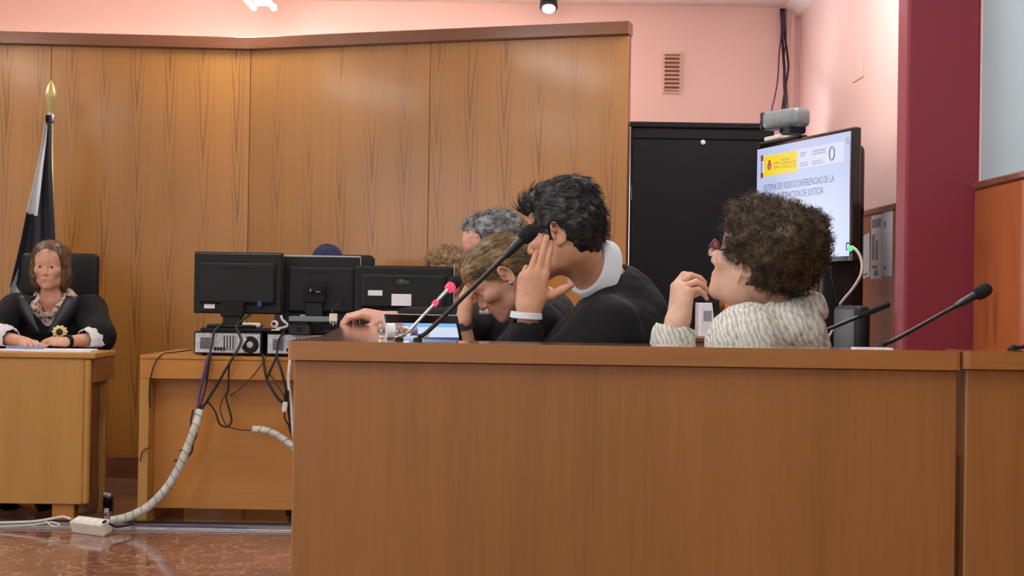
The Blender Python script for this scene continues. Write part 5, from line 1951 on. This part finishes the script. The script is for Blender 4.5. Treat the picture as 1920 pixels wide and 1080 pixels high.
# ------------------------------------------------------------------ woman bowed over with her forehead on her hand
hc, hs = P(938, 519, 4.12), .92
HR = head_frame(-1, -.10, math.radians(43))
q, T_ = head_prims(HR, hc, hs, True)
neck = P(1016, 566, 4.18)
q.append(('c', T_((-.03, 0, -.05)), neck + V3(-.03, 0, -.03), .05, .048, .03, '+'))
q.append(('c', T_((.01, 0, -.07)), neck + V3(-.05, 0, -.04), .04, .045, .03, '+'))
SL, SR = V3(.075, 3.98, .965), V3(.09, 4.36, .965)
hip = V3(.30, 4.22, .53)
q.append(('e', (hip + neck) / 2 + V3(-.02, 0, .08), (.09, .13, .16), None, .04, '+'))
ER, WR = V3(-.108, 4.15, .795), P(867, 606, 4.12)
arm(q, SR, ER, WR, (.043, .038, .036, .0235))
arm(q, SL, V3(-.06, 3.95, .80), V3(-.16, 4.02, .80))
hq, tips, HW = hand(WR, V3(.10, .0, 1), (-1, -.35, .1), True, .88,
                    ((22, 38, 18), (24, 40, 18), (26, 42, 20), (26, 44, 20)), (5, 2, -2, -6),
                    ((.045, .046, -.016), (.070, .060, -.03), (.09, .064, -.045)))
q += hq
me_ = person('woman with tied-back dark blond hair bowing her head onto her hand', hip)
sculpt('body', q, .0032, 'skin_b', me_, tints=face_tints(T_, HR, hs, (.6, .5, .42), (.95, .66, .64)))
E = lambda p, r, k=.02, op='+': ('e', T_(p), np.array(r) * hs, HR, k, op)
hp = [E((-.018, 0, .042), (.104, .083, .082)), E((-.055, 0, .0), (.054, .068, .065), .03), E((.04, 0, .070), (.055, .066, .042), .03),
      E((.112, 0, -.030), (.060, .11, .090), .01, '-'), E((.035, 0, -.11), (.11, .12, .072), .01, '-'), E((-.002, .092, -.012), (.032, .04, .050), .008, '-'),
      ('c', T_((-.09, 0, -.005)), T_((-.108, 0, -.022)), .026, .03, .012, '+')]
fl_ = lambda p, n_: (T_((-.10, 0, -.01)) - p)
hair = sculpt('hair', hp, .003, 'hair_blond', me_, noise=((.002, .012, 3),))
add_strands(hair, 'hair_strands', 'hair_blond', 3600, fl_, .06, .0009, 31, lift=.04, wob=.012, center=hc)
bun = M()
for r_, k in ((.026, 0), (.028, .012), (.024, .024)):
    torus(bun, T_((-.112 - k, 0, -.024 - k * .5)), HR @ V3(-.9, 0, -.4), r_, .011, 20, 8)
bun.build('hair_bun', 'scrunchie', me_, True)
torus(M(), HW((.108, -.012, -.005)), HW((.12, -.012, -.012)) - HW((.1, -.012, 0)), .0098, .0016, 20, 6).build('ring', 'gold', me_, True)
M().lathe([(.006, 0), (.005, .004), (.001, .005)], T_((-.004, .088, -.031)), HR[:, 1], 12).build('earring', 'steel', me_, True)
d = nrm(WR - ER)
band(M(), WR - d * .006, d, .0265, .020, .003).build('wrist_strap', 'strap_dark', me_, True, 40)
tq, _ = torso(hip, neck - V3(0, 0, .03), SL, SR, big=.95)
tq += [('c', SR, ER + V3(.05, .02, .01), .07, .062, .04, '+'), ('c', SL, V3(-.05, 3.97, .83), .068, .062, .04, '+'), ('c', V3(-.05, 3.97, .83), V3(-.13, 4.0, .81), .06, .05, .03, '+'),
       ('e', neck + V3(.025, 0, -.03), (.06, .12, .055), None, .04, '+'),
       ('c', T_((-.03, 0, -.06)), neck + nrm(T_((-.03, 0, -.06)) - neck) * .03, .056, .053, .006, '-')]
sculpt('robe', tq, .007, 'robe', me_, noise=((.005, .05, 9), (.0025, .02, 8)))
lc = M()
for i in range(4):
    c = P(904 + 6 * i, 583 - (i % 2), 4.27 - .01 * i)
    lc.lathe([(.006, -.010), (.0085, 0), (.006, .009), (.003, .011)], c, (.2, -.1, 1), 12)
lc.build('lace_jabot', 'cuff_lace', me_, True)

# ------------------------------------------------------------------ grey-haired man with his hand on the ledge
hc, hs = P(922, 465, 4.88), .95
HR = head_frame(-1, .08, math.radians(14))
q, T_ = head_prims(HR, hc, hs)
neck = P(975, 532, 4.95)
q.append(('c', T_((-.03, 0, -.05)), neck, .056, .062, .03, '+'))
SL, SR = V3(.05, 4.76, 1.0), V3(.02, 5.08, 1.0)
hip = V3(.24, 4.98, .53)
q.append(('e', (hip + neck) / 2 + V3(-.02, 0, .1), (.10, .14, .18), None, .04, '+'))
WR = P(734, 600, 4.47)
ER = V3(-.15, 4.64, .968)
arm(q, SR, ER, WR, (.05, .043, .038, .028))
arm(q, SL, V3(-.05, 4.72, .81), V3(-.2, 4.78, .80))
hq, tips, HW = hand(WR, V3(-1, -.06, .20), (.15, -.25, 1), True, 1.0,
                    ((22, 42, 28), (26, 40, 28), (28, 40, 28), (30, 40, 25)), (6, 1, -3, -8),
                    ((.050, .042, -.020), (.078, .046, -.034), (.102, .040, -.044)))
q += hq
me_ = person('grey-haired man behind the bowed woman, his hand lying on the ledge', hip)
sculpt('body', q, .0038, 'skin_d', me_, tints=face_tints(T_, HR, hs, (.3, .28, .27)))
E = lambda p, r, k=.02, op='+': ('e', T_(p), np.array(r) * hs, HR, k, op)
hp = [E((-.026, 0, .050), (.104, .084, .082)), E((-.06, 0, .0), (.05, .07, .07), .03), E((.045, 0, .098), (.045, .05, .025), .02), E((.0, .06, .03), (.05, .026, .05), .02),
      E((.108, 0, .0), (.058, .11, .078), .01, '-'), E((.055, .085, .025), (.034, .03, .05), .01, '-'), E((.04, 0, -.11), (.11, .12, .078), .01, '-'), E((-.004, .088, -.015), (.022, .03, .040), .008, '-')]
hair = sculpt('hair', hp, .0036, 'hair_grey', me_, noise=((.005, .018, 3), (.003, .009, 4)))
fw, up = HR[:, 0].copy(), HR[:, 2].copy()
add_strands(hair, 'hair_strands', 'hair_grey', 2200, lambda p, n_: np.tile(-fw - up * .2, (len(p), 1)), .024, .0010, 41, lift=.35, wob=.5, curl=.002)
tq, _ = torso(hip, neck - V3(0, 0, .03), SL, SR, big=1.05)
d = nrm(WR - ER)
tq += [('c', SR, ER, .075, .058, .04, '+'), ('c', ER, WR - d * .03, .052, .042, .03, '+'), ('c', WR - d * .05, WR + d * .03, .032, .032, .004, '-'),
       ('c', SL, V3(-.04, 4.73, .84), .07, .06, .04, '+'), ('c', V3(-.04, 4.73, .84), V3(-.16, 4.77, .81), .06, .05, .03, '+'),
       ('c', T_((-.03, 0, -.06)), neck + V3(0, 0, .01), .07, .066, .006, '-')]
sculpt('robe', tq, .008, 'robe', me_, noise=((.005, .06, 9),))
M().lathe([(.066, -.02), (.070, -.018), (.066, .018), (.062, .016)], neck + V3(-.01, 0, .02), nrm(T_((-.03, 0, -.06)) - neck), 28).build('collar', 'collar_white', me_, True, 50)

# ------------------------------------------------------------------ curly fair-haired person behind the wide monitor
hc, hs = P(838, 514, 6.98), .95
HR = head_frame(-.55, -.9, math.radians(12))
q, T_ = head_prims(HR, hc, hs, True)
neck = hc + V3(.02, .05, -.17)
q.append(('c', T_((-.03, 0, -.05)), neck, .05, .055, .03, '+'))
SL, SR = neck + V3(.17, .02, -.06), neck + V3(-.17, .02, -.06)
hip = V3(neck[0], 7.28, .53)
q.append(('e', (hip + neck) / 2 + V3(0, 0, .1), (.14, .09, .16), None, .04, '+'))
for Sx, sg in ((SL, 1), (SR, -1)):
    E_, W_ = Sx + V3(.03 * sg, -.05, -.20), Sx + V3(-.03 * sg, -.24, -.19)
    W_[2] = max(W_[2], TZ + .03)
    arm(q, Sx, E_, W_)
    q += hand(W_, (-.2 * sg, -1, 0), (0, 0, 1), sg < 0, .9, ((15, 25, 15),) * 4)[0]
me_ = person('person with curly fair hair mostly hidden behind the wide monitor', hip)
sculpt('body', q, .005, 'skin_d', me_, tints=face_tints(T_, HR, hs))
E = lambda p, r, k=.02, op='+': ('e', T_(p), np.array(r) * hs, HR, k, op)
hp = [E((-.03, 0, .045), (.112, .105, .090)), E((-.05, 0, -.02), (.085, .10, .08), .03), E((.04, 0, .09), (.06, .07, .035), .03), E((.115, 0, -.035), (.07, .075, .09), .012, '-')]
hair = sculpt('hair', hp, .004, 'hair_curly', me_, noise=((.009, .026, 3), (.005, .011, 5)))
add_strands(hair, 'hair_curls', 'hair_curly', 2200, lambda p, n_: np.random.default_rng(2).normal(0, 1, p.shape), .024, .0012, 51, curl=.009, lift=.4, wob=.6)
tq, _ = torso(hip, neck - V3(0, 0, .03), SL, SR, fwd=(0, -1, 0), big=.95)
for Sx, sg in ((SL, 1), (SR, -1)):
    tq.append(('c', Sx, Sx + V3(.03 * sg, -.05, -.20), .068, .06, .04, '+'))
    tq.append(('c', Sx + V3(.03 * sg, -.05, -.20), V3(Sx[0] - .02 * sg, Sx[1] - .20, TZ + .05), .055, .045, .03, '+'))
tq.append(('c', T_((-.02, 0, -.06)), neck + V3(0, -.02, .01), .07, .06, .006, '-'))
sculpt('robe', tq, .01, 'robe', me_, noise=((.005, .06, 9),))

# ------------------------------------------------------------------ person in a navy cap behind the middle monitor
hc, hs = P(613, 507, 7.12), .95
HR = head_frame(.02, -1, math.radians(16))
q, T_ = head_prims(HR, hc, hs)
neck = hc + V3(0, .06, -.17)
q.append(('c', T_((-.03, 0, -.05)), neck, .055, .06, .03, '+'))
SL, SR = neck + V3(.19, .02, -.06), neck + V3(-.19, .02, -.06)
hip = V3(neck[0], 7.36, .53)
q.append(('e', (hip + neck) / 2 + V3(0, 0, .1), (.14, .09, .16), None, .04, '+'))
for Sx, sg in ((SL, 1), (SR, -1)):
    E_, W_ = Sx + V3(.03 * sg, -.06, -.20), V3(Sx[0] - .04 * sg, Sx[1] - .26, TZ + .03)
    arm(q, Sx, E_, W_)
    q += hand(W_, (-.2 * sg, -1, 0), (0, 0, 1), sg < 0, .95, ((15, 25, 15),) * 4)[0]
me_ = person('person in a navy blue cap hidden behind the middle monitor', hip)
sculpt('body', q, .005, 'skin_a', me_, tints=face_tints(T_, HR, hs))
E = lambda p, r, k=.02, op='+': ('e', T_(p), np.array(r) * hs, HR, k, op)
cp = [E((-.014, 0, .050), (.104, .084, .086)), E((-.014, 0, -.055), (.13, .12, .095), .006, '-')]
cap_o = sculpt('cap', cp, .004, 'cap_navy', me_)
for t in (0, math.pi / 3, 2 * math.pi / 3):
    M().tube([T_((-.014 + .1055 * math.sin(a) * math.cos(t), .0855 * math.sin(a) * math.sin(t), .050 + .0870 * math.cos(a))) for a in np.linspace(-1.45, 1.45, 24)], .0012, 5).build('seam', 'suit_navy', cap_o, True)
M().lathe([(.008, 0), (.007, .004), (.001, .006)], T_((-.014, 0, .135)), HR[:, 2], 12).build('button', 'cap_navy', cap_o, True)
vis = []
rows = []
for i in range(13):
    t = -1.0 + 2.0 * i / 12
    for k, (ra, dz) in enumerate(((1.0, .0), (1.35, -.008), (1.62, -.022))):
        vis.append(T_((-.014 + .100 * math.cos(t) * ra, .080 * math.sin(t) * min(ra, 1.12), .042 + dz)))
mk('visor', vis, [[i * 3 + k, i * 3 + k + 1, i * 3 + k + 4, i * 3 + k + 3] for i in range(12) for k in range(2)], 'cap_navy', cap_o, True).modifiers.new('t', 'SOLIDIFY').thickness = .004
tq, _ = torso(hip, neck - V3(0, 0, .03), SL, SR, fwd=(0, -1, 0))
for Sx, sg in ((SL, 1), (SR, -1)):
    tq.append(('c', Sx, Sx + V3(.03 * sg, -.06, -.20), .07, .062, .04, '+'))
    tq.append(('c', Sx + V3(.03 * sg, -.06, -.20), V3(Sx[0] - .03 * sg, Sx[1] - .22, TZ + .05), .058, .045, .03, '+'))
tq.append(('c', T_((-.02, 0, -.06)), neck + V3(0, -.02, .01), .07, .062, .006, '-'))
sculpt('uniform', tq, .01, 'suit_navy', me_, noise=((.005, .06, 9),))

# ------------------------------------------------------------------ presiding person on the left, facing the room
hc, hs = P(93, 499, 7.15), .95
HR = head_frame(.10, -1, math.radians(4))
q, T_ = head_prims(HR, hc, hs, True)
neck = hc + V3(0, .045, -.165)
q.append(('c', T_((-.03, 0, -.05)), neck, .05, .055, .03, '+'))
SL, SR = neck + V3(.185, .03, -.055), neck + V3(-.185, .03, -.055)
hip = V3(neck[0], 7.38, .53)
q.append(('e', (hip + neck) / 2 + V3(0, -.02, .14), (.14, .085, .16), None, .04, '+'))
EL, WL = P(186, 636, 6.98), P(128, 640, 6.80)
ER, WR = V3(SR[0] - .04, 6.98, .83), P(48, 642, 6.80)
arm(q, SL, EL, WL, (.047, .04, .038, .026))
arm(q, SR, ER, WR, (.047, .04, .038, .026))
hq, tips, HW = hand(WL, V3(-1, -.05, .02), (.05, -.35, 1), False, .92, ((22, 30, 20), (26, 34, 22), (30, 36, 22), (34, 36, 22)), (6, 1, -3, -8))
q += hq
q += hand(WR, V3(.6, -.8, -.02), (0, -.2, 1), True, .92, ((20, 40, 30),) * 4)[0]
me_ = person('person in a black robe with white cuffs seated under the flag, facing forward', hip)
sculpt('body', q, .0042, 'skin_b', me_, tints=face_tints(T_, HR, hs, (.35, .27, .22), (.85, .5, .5)))
E = lambda p, r, k=.02, op='+': ('e', T_(p), np.array(r) * hs, HR, k, op)
hp = [E((-.022, 0, .050), (.108, .096, .090)), E((-.030, .066, -.040), (.060, .042, .090), .03), E((-.030, -.066, -.040), (.060, .042, .090), .03), E((-.06, 0, -.05), (.05, .085, .085), .03),
      E((.105, 0, -.045), (.075, .058, .094), .01, '-'), E((.05, 0, -.12), (.09, .05, .07), .012, '-')]
hair = sculpt('hair', hp, .004, 'hair_judge', me_, noise=((.003, .016, 3),))
up = HR[:, 2].copy()
add_strands(hair, 'hair_strands', 'hair_judge', 1300, lambda p, n_: np.tile(-up, (len(p), 1)) + (p - hc) * 3, .05, .0010, 61, lift=.05, wob=.12, center=hc)
for sg in (-1, 1):
    ey = M()
    c = T_((.0765, sg * .031, .000))
    ey.lathe([(.0118 * math.sin(a) * hs, -.0118 * math.cos(a) * hs) for a in np.linspace(.01, math.pi - .01, 12)], c, HR[:, 0], 16)
    e_o = ey.build('eye', 'cuff_lace', me_, True)
    M().lathe([(.0072, -.002), (.005, .0008), (.001, .0014)], c + HR[:, 0] * .0112 * hs, HR[:, 0], 14).build('iris', 'cable_brown', e_o, True)
tq, TRt = torso(hip, neck - V3(0, 0, .03), SL, SR, fwd=(0, -1, 0), big=1.05)
dl, dr = nrm(WL - EL), nrm(WR - ER)
bl = [('e', (hip + neck) / 2 + V3(0, -.040, .13), (.15, .10, .19), None, .04, '+'), ('c', neck + V3(-.05, -.035, -.05), neck + V3(.05, -.035, -.05), .05, .05, .03, '+'),
      ('c', T_((0, 0, -.06)), neck + V3(0, -.045, -.03), .062, .052, .01, '-'), ('c', neck + V3(0, -.05, -.02), neck + V3(0.0, -.115, -.085), .038, .012, .01, '-')]
sculpt('blouse', bl, .006, 'blouse', me_, noise=((.004, .02, 3),))
tq += [('c', SL, EL - V3(0, 0, -.02), .078, .075, .04, '+'), ('c', EL + V3(0, 0, .01), EL + dl * .02, .075, .066, .03, '+'),
       ('c', SR, ER + V3(0, 0, .02), .078, .075, .04, '+'), ('c', ER + V3(0, 0, .01), ER + dr * .08, .07, .06, .03, '+'),
       ('c', neck + V3(0, -.03, .03), neck + V3(0, -.14, -.03), .075, .062, .012, '-'), ('c', neck + V3(0, -.06, .0), neck + V3(.004, -.105, -.17), .085, .032, .012, '-')]
sculpt('robe', tq, .0065, 'robe', me_, noise=((.004, .06, 9), (.002, .02, 5)))
# satin facings beside the neckline
for sg in (-1, 1):
    fp = []
    for i in range(9):
        t = i / 8
        z = neck[2] + .01 - .19 * t
        xi = neck[0] + sg * (.085 * (1 - t) + .014)
        wd2 = .055 + .03 * math.sin(t * math.pi)
        y0 = neck[1] - .070 - .028 * math.sin(min(1, t * 1.3) * math.pi / 2)
        fp += [V3(xi, y0 - .022, z), V3(xi + sg * wd2 * .5, y0 - .012, z + .006), V3(xi + sg * wd2, y0 + .012, z + .010)]
    fo = mk('facing', fp, [[i * 3 + k, i * 3 + k + 1, i * 3 + k + 4, i * 3 + k + 3] for i in range(8) for k in range(2)], 'satin', me_, True)
    fo.modifiers.new('t', 'SOLIDIFY').thickness = .006
# lace cuffs, watch, badge
for (E_, W_, dd, a0) in ((EL, WL, dl, .02), (ER, WR, dr, .09)):
    c0 = E_ + dd * a0
    cl_ = M()
    n_ = 36
    vs = []
    for k, (h_, r_) in enumerate(((-.03, .062), (.0, .068), (.03, .066), (.06, .060), (.085, .050))):
        u = nrm(np.cross(dd, [0, 0, 1.0])); w = np.cross(dd, u)
        for j in range(n_):
            t = 2 * math.pi * j / n_
            rr_ = r_ * (1 + .05 * math.sin(9 * t + k))
            p = c0 + dd * h_ + rr_ * (math.cos(t) * u + math.sin(t) * w)
            p[2] = max(p[2], JZ + .010)
            vs.append(p)
    fs = [[k * n_ + j, k * n_ + (j + 1) % n_, (k + 1) * n_ + (j + 1) % n_, (k + 1) * n_ + j] for k in range(4) for j in range(n_)]
    co_ = mk('lace_cuff', vs, fs, 'cuff_lace', me_, True)
    co_.modifiers.new('t', 'SOLIDIFY').thickness = .003
band(M(), WL + dl * .004, dl, .029, .020, .003).build('watch', 'black_matte', me_, True, 40)
bc = P(112, 622, 6.86)
bm_ = M()
n_ = 64
outl = [bc + V3((.036 + .0035 * math.cos(10 * t)) * math.cos(t), 0, (.030 + .003 * math.cos(10 * t)) * math.sin(t)) for t in np.linspace(0, 2 * math.pi, n_ + 1)[:-1]]
bm_.raw([bc + V3(0, -.006, 0)] + outl + [p + V3(0, .006, 0) for p in outl], [[0, 1 + i, 1 + (i + 1) % n_] for i in range(n_)] + [[1 + i, 1 + n_ + i, 1 + n_ + (i + 1) % n_, 1 + (i + 1) % n_] for i in range(n_)])
bo = bm_.build('badge', 'gold', me_)
M().lathe([(.016, 0), (.016, .004), (.010, .007)], bc + V3(0, -.003, 0), (0, -1, 0), 24).build('badge_centre', 'dark_metal', bo)
